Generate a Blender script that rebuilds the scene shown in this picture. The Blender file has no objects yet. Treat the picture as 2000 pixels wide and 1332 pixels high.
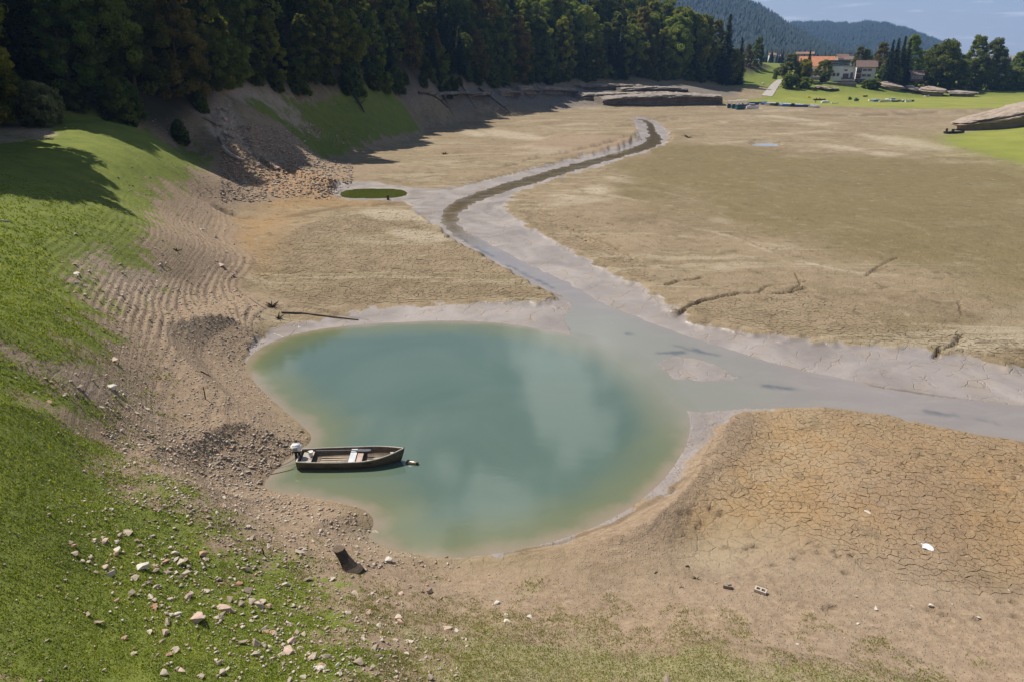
import bpy, bmesh, math, random
import numpy as np
from mathutils import Vector, Matrix, geometry as mgeo
R_ = math.radians
S = bpy.context.scene
COL = S.collection
random.seed(7); rng = np.random.default_rng(11)

# ------------------------------------------------------------------ camera
CAM_H = 15.8; PITCH = R_(22.3); F = 1333.3
cam = bpy.data.cameras.new('camera'); camo = bpy.data.objects.new('camera', cam); COL.objects.link(camo)
cam.sensor_width = 36; cam.lens = 24; cam.clip_start = .1; cam.clip_end = 30000
camo.location = (0, 0, CAM_H); camo.rotation_euler = (math.pi/2 - PITCH, 0, 0)
S.camera = camo

# ------------------------------------------------------------------ sky
SUN_AZ = R_(-54); SUN_EL = R_(55)          # azimuth measured from +Y towards +X
W = bpy.data.worlds.new('World'); S.world = W; W.use_nodes = True
nt = W.node_tree; N = nt.nodes; L = nt.links
for n in list(N): N.remove(n)
wo = N.new('ShaderNodeOutputWorld'); bg = N.new('ShaderNodeBackground'); bg.inputs[1].default_value = .062
sky = N.new('ShaderNodeTexSky'); sky.sky_type = 'NISHITA'; sky.sun_disc = False
sky.sun_elevation = SUN_EL; sky.sun_rotation = SUN_AZ
sky.air_density = 1.1; sky.dust_density = 1.4; sky.ozone_density = 2.0; sky.altitude = 750
tc = N.new('ShaderNodeTexCoord')
sep = N.new('ShaderNodeSeparateXYZ'); L.new(tc.outputs['Generated'], sep.inputs[0])
def wm(op, a, b=None, c=None, clamp=False):
    m = N.new('ShaderNodeMath'); m.operation = op; m.use_clamp = clamp
    for i, v in enumerate((a, b, c)):
        if v is None: continue
        if isinstance(v, (int, float)): m.inputs[i].default_value = v
        else: L.new(v, m.inputs[i])
    return m.outputs[0]
# cloud layer on a high plane: direction / elevation
zz = wm('ADD', wm('MAXIMUM', sep.outputs[2], 0.0), .06)
cx = wm('DIVIDE', sep.outputs[0], zz); cy = wm('DIVIDE', sep.outputs[1], zz)
cmb = N.new('ShaderNodeCombineXYZ'); L.new(cx, cmb.inputs[0]); L.new(cy, cmb.inputs[1])
cn = N.new('ShaderNodeTexNoise'); cn.inputs['Scale'].default_value = 1.25; cn.inputs['Detail'].default_value = 7
cn.inputs['Roughness'].default_value = .55; cn.inputs['Distortion'].default_value = .4
L.new(cmb.outputs[0], cn.inputs['Vector'])
cr = N.new('ShaderNodeMapRange'); cr.interpolation_type = 'SMOOTHSTEP'
cr.inputs['From Min'].default_value = .54; cr.inputs['From Max'].default_value = .72
L.new(cn.outputs['Fac'], cr.inputs['Value'])
fade = N.new('ShaderNodeMapRange'); fade.inputs['From Min'].default_value = .03; fade.inputs['From Max'].default_value = .30
fade.inputs['To Min'].default_value = .12; fade.inputs['To Max'].default_value = .85
L.new(sep.outputs[2], fade.inputs['Value'])
cm = wm('MULTIPLY', cr.outputs[0], fade.outputs[0])
def cloud(px, py, wdt, amp):      # direction mirrored in the water at this point
    global cm
    d = ray(px, py); vm = N.new('ShaderNodeVectorMath'); vm.operation = 'DISTANCE'; L.new(tc.outputs['Generated'], vm.inputs[0]); vm.inputs[1].default_value = (d[0], d[1], -d[2])
    dn = wm('ADD', vm.outputs['Value'], wm('MULTIPLY', wm('SUBTRACT', cn2.outputs['Fac'], .5), wdt*4.5))
    m = N.new('ShaderNodeMapRange'); m.interpolation_type = 'SMOOTHSTEP'; L.new(dn, m.inputs['Value']); m.inputs['From Min'].default_value = wdt; m.inputs['From Max'].default_value = wdt*.15
    m.inputs['To Min'].default_value = 0; m.inputs['To Max'].default_value = amp; cm = wm('MAXIMUM', cm, m.outputs[0])
def ray(px, py):
    u = 666 - py; v = np.array([px - 1000.0, 1333.3*math.cos(PITCH) + u*math.sin(PITCH), -1333.3*math.sin(PITCH) + u*math.cos(PITCH)]); return v / np.linalg.norm(v)
cn2 = N.new('ShaderNodeTexNoise'); cn2.inputs['Scale'].default_value = 9; cn2.inputs['Detail'].default_value = 6; L.new(tc.outputs['Generated'], cn2.inputs['Vector'])
cloud(1105, 755, .10, .5); cloud(935, 965, .09, .55); cloud(1195, 735, .06, .45); cloud(835, 1035, .05, .4)
mx = N.new('ShaderNodeMixRGB'); mx.inputs[2].default_value = (26, 26, 26, 1)
L.new(cm, mx.inputs[0])
hv = N.new('ShaderNodeMapRange'); hv.interpolation_type = 'SMOOTHSTEP'; L.new(sep.outputs[2], hv.inputs['Value']); hv.inputs['From Min'].default_value = 0; hv.inputs['From Max'].default_value = .5
hv.inputs['To Min'].default_value = .75; hv.inputs['To Max'].default_value = .0
mh = N.new('ShaderNodeMixRGB'); mh.inputs[2].default_value = (7.6, 8.3, 9.9, 1); L.new(hv.outputs[0], mh.inputs[0]); L.new(sky.outputs[0], mh.inputs[1]); L.new(mh.outputs[0], mx.inputs[1])
L.new(mx.outputs[0], bg.inputs[0]); L.new(bg.outputs[0], wo.inputs[0])

# ------------------------------------------------------------------ sun
sl = bpy.data.lights.new('sun', 'SUN'); sl.energy = 5.0; sl.angle = R_(.53); sl.color = (1, .935, .835)
so = bpy.data.objects.new('sun', sl); COL.objects.link(so)
to_sun = Vector((math.sin(SUN_AZ)*math.cos(SUN_EL), math.cos(SUN_AZ)*math.cos(SUN_EL), math.sin(SUN_EL)))
so.rotation_euler = to_sun.to_track_quat('Z', 'Y').to_euler(); so.location = (0, 0, 200)
S.view_settings.view_transform = 'Standard'; S.view_settings.look = 'None'
S.view_settings.exposure = .24; S.view_settings.gamma = 1; S.view_settings.use_curve_mapping = False
S.cycles.max_bounces = 6; S.cycles.diffuse_bounces = 2; S.cycles.glossy_bounces = 2
S.cycles.transmission_bounces = 3; S.cycles.transparent_max_bounces = 6; S.cycles.volume_bounces = 0
S.cycles.use_denoising = True; S.cycles.caustics_reflective = False; S.cycles.caustics_refractive = False

# ------------------------------------------------------------------ helpers
def ray(px, py):
    u = 666 - py
    v = np.array([px - 1000.0, F*math.cos(PITCH) + u*math.sin(PITCH), -F*math.sin(PITCH) + u*math.cos(PITCH)])
    return v / np.linalg.norm(v)
def P(px, py, z=0.0):
    d = ray(px, py); t = (z - CAM_H) / d[2]
    return np.array([d[0]*t, d[1]*t])
def PR(px, py, r):
    d = ray(px, py); h = math.hypot(d[0], d[1]); t = r/h
    return np.array([d[0]*t, d[1]*t]), CAM_H + d[2]*t

def tag(o, label=None, cat=None, group=None, kind=None):
    if label: o['label'] = label
    if cat: o['category'] = cat
    if group: o['group'] = group
    if kind: o['kind'] = kind
    return o
def empty(name, loc, rz=0.0, label=None, cat=None, group=None, s=1.0):
    o = bpy.data.objects.new(name, None); COL.objects.link(o)
    o.location = loc; o.rotation_euler = (0, 0, rz); o.scale = (s, s, s); o.empty_display_size = .3
    return tag(o, label, cat, group)
class MB:
    def __init__(s): s.v = []; s.f = []; s.mi = []
    def add(s, vs, fs, mi=0):
        n = len(s.v); s.v += [tuple(map(float, v)) for v in vs]; s.f += [tuple(i+n for i in f) for f in fs]; s.mi += [mi]*len(fs)
    def box(s, c, d, rz=0, mi=0, M=None):
        x, y, z = d[0]/2, d[1]/2, d[2]/2
        vs = [Vector((a*x, b*y, e*z)) for e in (-1, 1) for a, b in ((-1,-1),(1,-1),(1,1),(-1,1))]
        m = Matrix.Rotation(rz, 3, 'Z') if M is None else M
        vs = [m @ v + Vector(c) for v in vs]
        s.add(vs, [(3,2,1,0),(4,5,6,7),(0,1,5,4),(1,2,6,5),(2,3,7,6),(3,0,4,7)], mi)
    def tube(s, pts, rad, n=7, mi=0, cap=True):
        pts = [Vector(p) for p in pts]; k = len(pts)
        if not isinstance(rad, (list, tuple)): rad = [rad]*k
        vs = []
        for i, p in enumerate(pts):
            d = (pts[min(i+1, k-1)] - pts[max(i-1, 0)]).normalized()
            a = d.cross(Vector((0, 0, 1)));
            if a.length < .05: a = d.cross(Vector((1, 0, 0)))
            a.normalize(); b = d.cross(a)
            for j in range(n):
                t = 2*math.pi*j/n; vs.append(p + (a*math.cos(t) + b*math.sin(t))*rad[i])
        fs = [(i*n+j, i*n+(j+1) % n, (i+1)*n+(j+1) % n, (i+1)*n+j) for i in range(k-1) for j in range(n)]
        if cap: fs += [tuple(range(n))[::-1], tuple((k-1)*n+j for j in range(n))]
        s.add(vs, fs, mi)
    def build(s, name, mats, parent=None, smooth=False):
        me = bpy.data.meshes.new(name); me.from_pydata(s.v, [], s.f)
        if not isinstance(mats, (list, tuple)): mats = [mats]
        for m in mats: me.materials.append(m)
        if len(mats) > 1: me.polygons.foreach_set('material_index', s.mi)
        if smooth: me.polygons.foreach_set('use_smooth', [True]*len(s.f))
        me.update(); o = bpy.data.objects.new(name, me); COL.objects.link(o)
        if parent is not None: o.parent = parent
        return o
def npmesh(name, V, Fq, mat, smooth=False):
    """Fq: (n,k) int array"""
    me = bpy.data.meshes.new(name); nf, k = Fq.shape
    me.vertices.add(len(V)); me.vertices.foreach_set('co', np.ascontiguousarray(V, dtype=np.float32).ravel())
    me.loops.add(nf*k); me.loops.foreach_set('vertex_index', Fq.astype(np.int32).ravel())
    me.polygons.add(nf); me.polygons.foreach_set('loop_start', (np.arange(nf)*k).astype(np.int32))
    me.polygons.foreach_set('loop_total', np.full(nf, k, np.int32))
    if smooth: me.polygons.foreach_set('use_smooth', np.ones(nf, bool))
    me.update(calc_edges=True)
    if mat: me.materials.append(mat)
    return me
def fattr(me, name, arr, domain='POINT'):
    a = me.attributes.new(name, 'FLOAT', domain); a.data.foreach_set('value', np.ascontiguousarray(arr, dtype=np.float32))
def cattr(me, name, arr, domain='POINT'):
    a = me.attributes.new(name, 'FLOAT_COLOR', domain)
    A = np.ones((len(arr), 4), np.float32); A[:, :3] = arr; a.data.foreach_set('color', A.ravel())
def copy_tree(o, parent=None):
    c = o.copy(); COL.objects.link(c)
    if parent is not None: c.parent = parent
    for k in ('label', 'group') if parent is None else ():
        if k in c: del c[k]
    for ch in list(o.children): copy_tree(ch, c)
    return c

# noise ------------------------------------------------------------
_perm = np.random.default_rng(3).permutation(1024).astype(np.int64)
_perm = np.concatenate([_perm, _perm])
_ga = np.random.default_rng(4).uniform(0, 2*math.pi, 1024); _gx, _gy = np.cos(_ga), np.sin(_ga)
def pn(x, y):
    xi = np.floor(x).astype(np.int64); yi = np.floor(y).astype(np.int64); xf = x-xi; yf = y-yi
    u = xf*xf*xf*(xf*(xf*6-15)+10); v = yf*yf*yf*(yf*(yf*6-15)+10)
    def g(a, b, dx, dy):
        h = _perm[(_perm[a & 1023] + b) & 1023]; return _gx[h]*dx + _gy[h]*dy
    n00 = g(xi, yi, xf, yf); n10 = g(xi+1, yi, xf-1, yf); n01 = g(xi, yi+1, xf, yf-1); n11 = g(xi+1, yi+1, xf-1, yf-1)
    return ((n00*(1-u)+n10*u)*(1-v) + (n01*(1-u)+n11*u)*v)*1.5
def fbm(x, y, sc, o=3, gain=.5):
    r = 0; a = 1; t = 0
    for i in range(o):
        r = r + a*pn(x/sc*2**i + 17.3*i, y/sc*2**i - 9.1*i); t += a; a *= gain
    return r/t
def sst(a, b, x):
    t = np.clip((x-a)/(b-a), 0, 1); return t*t*(3-2*t)

def chaikin(p, n=2, closed=True):
    p = np.asarray(p, float)
    for _ in range(n):
        q = np.roll(p, -1, 0) if closed else p[1:]
        a = p if closed else p[:-1]
        r = np.empty((len(a)*2, 2)); r[0::2] = a*.75+q*.25; r[1::2] = a*.25+q*.75
        if not closed: r = np.vstack([p[:1], r, p[-1:]])
        p = r
    return p
def wpoly(pts, n=2, z=0.0):
    return chaikin([P(p[0], p[1], p[2] if len(p) > 2 else z) for p in pts], n)
def segdist(x, y, a, b):
    d = b-a; l = max(d@d, 1e-9); t = np.clip(((x-a[0])*d[0] + (y-a[1])*d[1])/l, 0, 1)
    return (x-a[0]-t*d[0])**2 + (y-a[1]-t*d[1])**2, t
def sdf(poly, x, y, marg=12.0):
    """signed distance, positive INSIDE; limited to a margin box"""
    out = np.full(x.shape, -marg); lo = poly.min(0)-marg; hi = poly.max(0)+marg
    m = (x > lo[0]) & (x < hi[0]) & (y > lo[1]) & (y < hi[1])
    if not m.any(): return out
    X, Y = x[m], y[m]; best = np.full(X.shape, 1e18); ins = np.zeros(X.shape, bool)
    n = len(poly)
    for i in range(n):
        a, b = poly[i], poly[(i+1) % n]
        d, _ = segdist(X, Y, a, b); np.minimum(best, d, out=best)
        if a[1] != b[1]:
            c = ((a[1] > Y) != (b[1] > Y)) & (X < (b[0]-a[0])*(Y-a[1])/(b[1]-a[1])+a[0]); ins ^= c
    dd = np.sqrt(best); out[m] = np.where(ins, dd, -np.minimum(dd, marg)); return out
def linedist(line, x, y, marg=6.0):
    out = np.full(x.shape, marg); lo = line.min(0)-marg; hi = line.max(0)+marg
    m = (x > lo[0]) & (x < hi[0]) & (y > lo[1]) & (y < hi[1])
    if not m.any(): return out
    X, Y = x[m], y[m]; best = np.full(X.shape, 1e18)
    for i in range(len(line)-1):
        d, _ = segdist(X, Y, line[i], line[i+1]); np.minimum(best, d, out=best)
    out[m] = np.sqrt(best); return out

# ------------------------------------------------------------------ photo-derived outlines (ground points)
POND = wpoly([(478,712),(490,693),(520,672),(560,657),(620,643),(700,634),(780,629),(860,626),(930,627),(1000,633),(1060,643),(1130,657),
 (1190,672),(1235,690),(1270,715),(1300,745),(1325,775),(1345,805),(1350,830),(1345,860),(1330,890),(1310,920),(1285,950),(1250,978),
 (1210,1005),(1160,1030),(1100,1052),(1040,1068),(980,1080),(920,1088),(870,1090),(820,1084),(770,1074),(735,1062),(719,1048),(722,1040),
 (731,1020),(722,1003),(700,990),(660,980),(610,972),(560,965),(515,955),(520,935),(545,910),(575,885),(605,864),(608,850),(590,832),
 (565,810),(530,780),(500,750),(482,728)], 1)
STREAM = wpoly([(1236,233),(1262,238),(1264,252),(1270,268),(1250,285),(1200,300),(1130,318),(1060,338),(990,357),(930,378),(885,393),(868,410),(857,430),(880,455),
 (925,487),(985,520),(1050,555),(1108,582),(1116,597),(1098,622),(1128,668),(1160,690),(1230,720),(1280,770),(1325,800),(1352,806),(1385,806),(1450,798),(1560,797),(1640,799),(1720,812),
 (1820,832),(1900,848),(2000,866),(2200,905),(2350,860),(2200,812),(2000,792),(1900,782),(1800,770),(1700,752),(1600,730),(1520,710),(1450,690),(1380,668),(1300,640),
 (1230,615),(1170,590),(1130,560),(1060,530),(1000,500),(940,468),(897,445),(893,425),(905,410),(930,395),(980,378),(1040,360),
 (1110,338),(1180,317),(1250,298),(1290,285),(1296,270),(1284,262),(1278,250),(1276,241),(1256,234)], 1)
ISLAND = wpoly([(1295,706),(1312,697),(1350,698),(1390,710),(1425,728),(1438,739),(1400,743),(1350,742),(1310,738),(1293,722)], 1)
POOL = wpoly([(662,378),(680,371),(730,369),(780,370),(797,376),(792,384),(760,388),(700,388),(668,387)], 1)
PUDDLE = wpoly([(1464,284),(1480,279),(1512,279),(1530,284),(1512,289),(1480,289)], 1)
WET = wpoly([(1228,230),(1240,240),(1246,262),(1240,280),(1190,298),(1100,318),(1000,342),(920,362),(850,373),(760,362),(670,360),(640,372),(660,392),(760,392),(800,398),(806,415),(838,432),(858,452),
 (898,482),(935,500),(990,530),(1060,566),(1098,590),(1060,600),(900,596),(760,604),(640,622),(560,642),(505,664),(474,700),(484,730),(560,760),(640,800),(700,900),
 (900,1000),(900,1080),(940,1090),(1045,1074),(1110,1058),(1170,1036),(1225,1010),(1275,985),(1320,945),(1345,915),(1372,870),(1410,835),(1450,812),(1560,802),(1640,803),(1720,818),
 (1820,838),(1900,853),(2000,872),(2300,930),(2500,800),(2200,750),(2000,728),(1900,712),(1800,694),(1700,684),(1600,678),(1500,664),(1400,648),(1345,632),(1320,612),
 (1270,580),(1210,548),(1150,518),(1090,482),(1020,445),(990,420),(988,398),(1020,372),(1110,345),(1200,320),(1290,294),(1312,272),(1296,250),(1284,236),(1256,230)], 1)
GRASS = [ # (polygon, strength)
 (wpoly([(-400,200,10),(150,236,9),(300,238,8.5),(390,252,7),(415,290,5),(432,335,3),(400,360,3.0),(350,395,3),(327,435,3.5),(345,480,3.5),(338,520,3.5),(300,552,3.8),(248,600,3.8),
   (250,655,3.8),(272,715,3.2),(280,760,3),(235,790,3.4),(222,860,3.4),(320,915,3),(450,1000,2.4),(600,1078,1.8),(705,1130,1.6),(760,1230,2),(850,1340,3),(900,1500,3.5),(-600,1500,8),(-900,700,10)], 1), 1.0),
 (wpoly([(470,240,7),(520,215,8),(640,200,8.5),(720,205,6),(830,250,.8),(800,262,.8),(700,285,1),(630,300,1),(560,300,2)], 1), .95),
 (wpoly([(1430,196,1),(1480,190,2),(1500,172,4),(1600,178,3),(1700,177,3),(1800,190,.5),(1900,186,.5),(2400,185,.5),(2400,215,.3),(1900,216,.3),(1750,214,.3),(1600,208,.3),(1480,203,.3)], 1), 1.5),
 (wpoly([(1835,270,.4),(1880,258,.6),(1960,248,1),(2050,235,1.5),(2500,250,2),(2500,360,2),(2000,322,.5),(1920,300,.4),(1870,290,.4)], 1), 1.5),
]
SPARSE = wpoly([(700,1130,1.5),(900,1160,1),(1150,1180,1),(1400,1230,1.2),(1600,1270,1.3),(1900,1320,1.4),(2100,1400,1.5),(1800,1600,3),(700,1600,4),(640,1200,2)], 1)
OLIVE = wpoly([(1750,260),(1900,255),(2300,260),(2300,420),(2000,400),(1900,350),(1800,300)], 1)
GRAVEL = [wpoly([(-150,262,7.5),(60,262,7),(130,285,6.5),(145,325,6),(60,335,6),(-200,345,7)], 1),
          wpoly([(120,520,5),(220,510,4.6),(340,505,4),(300,560,4),(230,600,4),(120,600,5)], 1),
          wpoly([(20,745,5.5),(120,735,5),(240,745,4),(300,780,3),(240,800,3.6),(150,790,4.4),(30,775,5.4)], 1),
          wpoly([(380,215,9),(470,205,9),(560,200,9),(640,205,8.5),(560,225,7.5),(480,245,6.5),(420,262,6)], 1)]
ORANGE = [wpoly([(430,440),(520,420),(600,415),(560,450),(520,500),(500,560),(460,520),(440,480)], 1),
          wpoly([(480,400),(560,385),(680,392),(780,398),(700,405),(600,412),(500,420)], 1),
          wpoly([(1440,812),(1560,808),(1700,830),(1900,860),(2200,900),(2200,1190),(1900,1170),(1600,1110),(1360,1060),(1240,1060),(1130,1080),(1180,1040),(1280,985),(1360,900),(1400,850)], 1),
          wpoly([(470,330,2),(560,320,2),(660,345,1),(690,370,.5),(650,388,.5),(560,385,.6),(500,378,1),(440,350,2)], 1)]
BANKP = wpoly([(400,420,1.2),(430,500,1),(470,560,.6),(492,640,.55),(478,700),(500,770),(600,850),(620,900),(700,1000),(720,1060),(870,1098),(1000,1100,.3),(1150,1110,.5),(1400,1200,1),(1800,1290,1.4),(2200,1330,1.5),(2200,1800,2),(0,1800,6),(-600,1300,8),(-600,500,9),(100,400,7),(330,360,4.5)], 1)
PALE_LINES = [[(1190,345),(1290,360),(1400,392),(1490,425)],[(1400,415),(1560,437),(1700,462),(1800,482),(1850,505),(2000,530)],[(1500,375),(1620,400),(1720,428),(1800,460),(1900,490)],[(1640,378),(1800,418),(1900,450),(2050,480)],
 [(1290,380),(1350,395),(1440,420),(1480,432)],[(1380,345),(1460,362),(1530,372)],[(1330,470),(1450,480),(1540,492)],[(1560,520),(1650,540),(1750,548)],[(1450,300),(1560,310),(1700,330)],[(1300,440),(1400,462),(1500,500)],[(1150,380),(1230,395),(1300,410)],[(1380,245),(1450,238),(1500,237)],[(1300,262),(1370,248),(1420,244)],
 [(1120,1105,.5),(1300,1085,.5),(1500,1075,.5)],[(1000,1115,.4),(1200,1125,.6),(1400,1160,.8),(1600,1220,1),(1800,1260,1.2)],[(850,1150,1),(1000,1230,1.5),(1150,1290,1.7),(1300,1330,1.8)],[(1000,1180,1),(1200,1250,1.3),(1400,1300,1.6)]]
PALE_LINES = [chaikin([P(*p) for p in l], 1, False) for l in PALE_LINES]
def pell(cx, cy, rx, ry): return chaikin([P(cx+rx*math.cos(t), cy+ry*math.sin(t)+rx*.12*math.cos(t)) for t in np.linspace(0, 2*math.pi, 9)[:-1]], 1)
PALE_P = [pell(*e) for e in ((1115,391,34,5),(1175,376,24,9),(1212,358,30,5),(1262,376,30,4),(1412,437,22,6),(1640,292,42,4),(1760,280,60,9),(1820,292,50,6),(1730,306,30,5),(1705,270,30,3),(1530,226+7,60,3),(1000,265,60,7),(930,262,25,5),(1090,300,70,6),(1500,367,25,6),(760,425,60,14),(820,470,60,12),(850,440,50,10))]
CRACKZ = [wpoly([(1400,860),(1500,815),(1640,808),(1760,830),(1900,860),(2100,890),(2200,1150),(2000,1200),(1850,1190),(1700,1140),(1600,1080),(1480,1030),(1360,1000),(1340,960)], 1),
          wpoly([(480,520),(560,470),(640,420),(760,405),(850,450),(960,520),(1080,580),(1060,596),(900,590),(700,600),(600,606),(560,600),(500,575)], 1),
          wpoly([(1330,590),(1380,600),(1450,590),(1560,570),(1650,600),(1800,640),(2150,700),(2150,745),(2000,720),(1850,690),(1700,676),(1560,664),(1440,648),(1360,625)], 1),
          wpoly([(1000,390),(1060,410),(1150,460),(1230,510),(1290,545),(1270,570),(1180,520),(1080,470),(1010,430)], 1)]
# trench lines: (pixels, half width m, depth m)
RIPPLE_LINES = [chaikin([P(*p) for p in l], 1, False) for l in ([(1232,652),(1260,658),(1300,670),(1350,682),(1398,694)],[(1490,752),(1540,758),(1600,768),(1640,776)],[(1290,690),(1330,688)],[(1380,730),(1440,738)],[(1820,806),(1880,812),(1940,826)],[(870,440),(905,470),(960,500),(1020,535),(1080,562)],[(880,405),(930,385),(1040,350),(1180,308)])]
SHADED_ROCK = wpoly([(700,200,7),(850,175,8.4),(1000,165,8),(1200,158,8),(1440,158,7),(1440,185,3),(1300,200,1.5),(1100,208,1),(900,222,1.5),(780,222,4)], 1)
TRENCH = [([(1320,622),(1345,608),(1375,597),(1405,590),(1440,585),(1480,582),(1520,585),(1560,575),(1572,572)], .22, .34),
 ([(1480,582),(1500,566),(1540,565),(1570,560)], .13, .2), ([(1300,568),(1325,558),(1350,556),(1372,550)], .22, .26), ([(1505,572),(1540,577),(1565,566),(1552,545)], .12, .2),
 ([(1690,548),(1705,535),(1730,522),(1752,514)], .13, .2), ([(1705,540),(1735,530)], .1, .14),
 ([(1110,452),(1150,470),(1190,486),(1220,505),(1245,520)], .28, .26), ([(1130,470),(1180,500),(1230,515)], .18, .2), ([(1105,425),(1150,437),(1200,447)], .12, .16),
 ([(1820,690),(1840,692),(1862,684),(1875,668)], .22, .3), ([(1840,690),(1900,700),(1960,712),(2010,728)], .22, .26), ([(1835,688),(1825,705)], .2, .3),
 ([(1055,572),(1090,578),(1112,582)], .25, .35),
 ([(1310,550),(1350,558)], .1,.15), ([(1425,465),(1500,498),(1545,490)], .1, .15), ([(1870,600),(1876,630)], .1, .15),
 ([(1230,236),(1280,232),(1340,226),(1420,226),(1500,225),(1600,226),(1680,227),(1760,223),(1850,222),(1950,221)], 1.6, 1.1),
 ([(1210,247),(1260,240),(1320,236)], 1.0, .8), ([(1660,229),(1750,226),(1830,226)], 1.4, .9),
 ([(980,330),(1040,315),(1100,305),(1180,290),(1230,275)], .6, .5), ([(880,372),(960,350),(1040,332),(1090,322)], .35, .35),
 ([(440,428),(520,430),(600,420),(660,405),(760,399)], .55, .5), ([(540,612),(600,608),(680,620),(720,626)], .12, .15),
 ([(1180,606),(1260,648),(1340,664),(1400,690)], .15, .1), ([(1640,742),(1720,757),(1840,775),(2000,795)], .12, .12),
 ([(925,480),(990,508),(1060,540),(1120,568),(1180,600),(1300,652)], .1, .1),
 ([(1180,1040),(1260,1000),(1300,980),(1330,955)], .35, .2), ([(990,1082),(1090,1066),(1180,1038)], .25, .15),
]
RIPPLE_LINES = [chaikin([P(*p) for p in l], 1, False) for l in ([(1232,652),(1260,658),(1300,670),(1350,682),(1398,694)],[(1490,752),(1540,758),(1600,768),(1640,776)],[(1290,690),(1330,688)],[(1380,730),(1440,738)],[(1820,806),(1880,812),(1940,826)],[(870,440),(905,470),(960,500),(1020,535),(1080,562)],[(880,405),(930,385),(1040,350),(1180,308)])]
SHADED_ROCK = wpoly([(700,200,7),(850,175,8.4),(1000,165,8),(1200,158,8),(1440,158,7),(1440,185,3),(1300,200,1.5),(1100,208,1),(900,222,1.5),(780,222,4)], 1)
DAMP = wpoly([(1100,300),(1250,270),(1500,300),(2100,330),(2300,560),(2100,620),(1900,570),(1600,505),(1400,455),(1250,400)], 1)
TRENCH = [(chaikin([P(*p) for p in l], 1, False), w*(.68 if w < .5 else 1), d) for l, w, d in TRENCH]
GULLY = chaikin([P(405,225,8.5), P(440,255,6.4), P(455,280,5), P(475,305,3.4), P(520,330,2.2), P(600,355,1.2)], 1, False)
GULLY2 = chaikin([P(545,318,2.6), P(575,335,1.9), P(610,352,1.2), P(650,365,.8)], 1, False)
TREELINE = np.array([(-160., -40), (-125, 5), (-108, 38), (-90, 58), (-72, 66)]+[tuple(P(px, py, z)) for px, py, z in
  ((150,232,9.6),(300,226,9.3),(400,212,9.6),(480,203,9.5),(560,197,9.3),(620,192,9.2),(700,187,9.0),(780,182,8.5),(840,180,8.2),(900,174,8.0),(1000,168,7.6),(1080,163,7.6),(1180,160,7.4),(1300,160,7.0),(1430,160,6.2))])
FOREST = np.vstack([TREELINE, [(150, 420), (80, 620), (-200, 700), (-600, 500), (-600, -40)]])

CP = []   # height control points
def cp(px, py, z): CP.append((*P(px, py, z), z))
def cr_(px, py, r): q, z = PR(px, py, r); CP.append((q[0], q[1], z))
for a in [(0,1332,6.0),(0,1150,6.2),(0,1000,6.5),(0,850,6.7),(0,700,7.),(0,560,7.2),(0,450,7.6),(0,360,8.2),(0,300,8.6),(0,250,9.2),(200,235,9.2),(200,1332,5.2),(200,1100,4.8),(130,930,4.9),
  (230,870,3.4),(280,760,2.9),(270,715,3.2),(250,620,3.8),(330,500,3.7),(330,440,3.8),(430,345,3.2),(180,700,4.8),(120,600,5.8),(150,480,6.2),(200,400,6.4),(260,320,6.6),(300,265,7.4),(410,270,6),
  (300,350,5.2),(400,400,1.9),(380,440,2.0),(400,500,2.3),(350,600,2.4),(330,700,2.6),(380,560,2.0),(440,540,1.1),(440,620,1.6),(400,700,2.1),(440,780,1.6),(490,800,1.05),(500,860,1.25),(470,600,1.0),(530,870,.8),(492,640,.55),(545,606,.45),
  (320,900,2.8),(400,960,2.6),(450,1000,2.3),(400,1100,3.1),(600,1078,1.7),(560,1180,2.6),(700,1130,1.6),(640,1030,1.1),(500,980,.9),(400,870,1.7),(400,1332,4.4),(700,1332,3.5),(850,1200,1.3),(870,1120,.4),(1000,1250,1.5),(1000,1332,2.3),(1000,1110,.4),
  (1350,1332,1.9),(1350,1200,1.0),(1200,1120,.6),(1500,1100,.65),(1700,1332,1.6),(1700,1150,.65),(2000,1332,1.4),(2000,1150,.6),(2300,1300,1.5),(1600,950,.6),(1500,850,.45),(1800,1000,.6),(2000,950,.5),(1350,1020,.5),(1450,900,.55),
  (480,480,.5),(440,440,.9),(500,400,.6),(430,400,1.2),(560,440,.4),(700,500,.4),(900,540,.4),(800,420,.4),(600,560,.4),(1080,575,.45),
  (490,335,2.6),(560,350,1.5),(620,360,1.0),(660,372,.4),(440,330,3.0),(450,290,5.2),(430,250,7.2),(500,250,6.6),(500,300,3.6),(720,320,.4),(860,285,.4),
  (520,215,8.6),
  (900,300,.4),(1100,260,.4),(1000,400,.4),(1200,400,.4),(1500,400,.4),(1800,500,.4),(1500,600,.4),(1900,650,.4),(1400,300,.4),(1800,300,.4),(1600,240,.4),(1300,228,.4),(1800,228,.4),(2300,300,1.0),(2300,400,.6),(2000,350,.4),(2000,250,1.2),(1930,268,.7),(2100,240,3),
  (1480,203,.4),(1600,207,.4),(1800,200,.4),(2000,200,.4),(2300,195,.4)]: cp(*a)
for a in [(1362,905,.85),(1310,972,.95),(1210,1030,.95),(1120,1068,.7),(1440,838,.75),(1600,822,.6),(1760,842,.55)]: cp(*a)
for px, fy, fz, ty, tz in [(560,312,2.3,197,9.3),(620,300,1.0,192,9.2),(700,290,.6,187,9.0),(780,272,.55,182,8.5),(840,246,.5,180,8.2),(900,232,.5,174,8.0),(1000,223,.4,168,7.6),(1080,214,.4,163,7.6),(1180,211,.4,160,7.4),(1300,207,.4,160,7.0),(1400,207,.4,160,6.3)]:
    a, b = P(px, fy, fz), P(px, ty, tz)
    for t in (0, .5, 1): CP.append((*(a*(1-t)+b*t), fz*(1-t)+tz*t))
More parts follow.
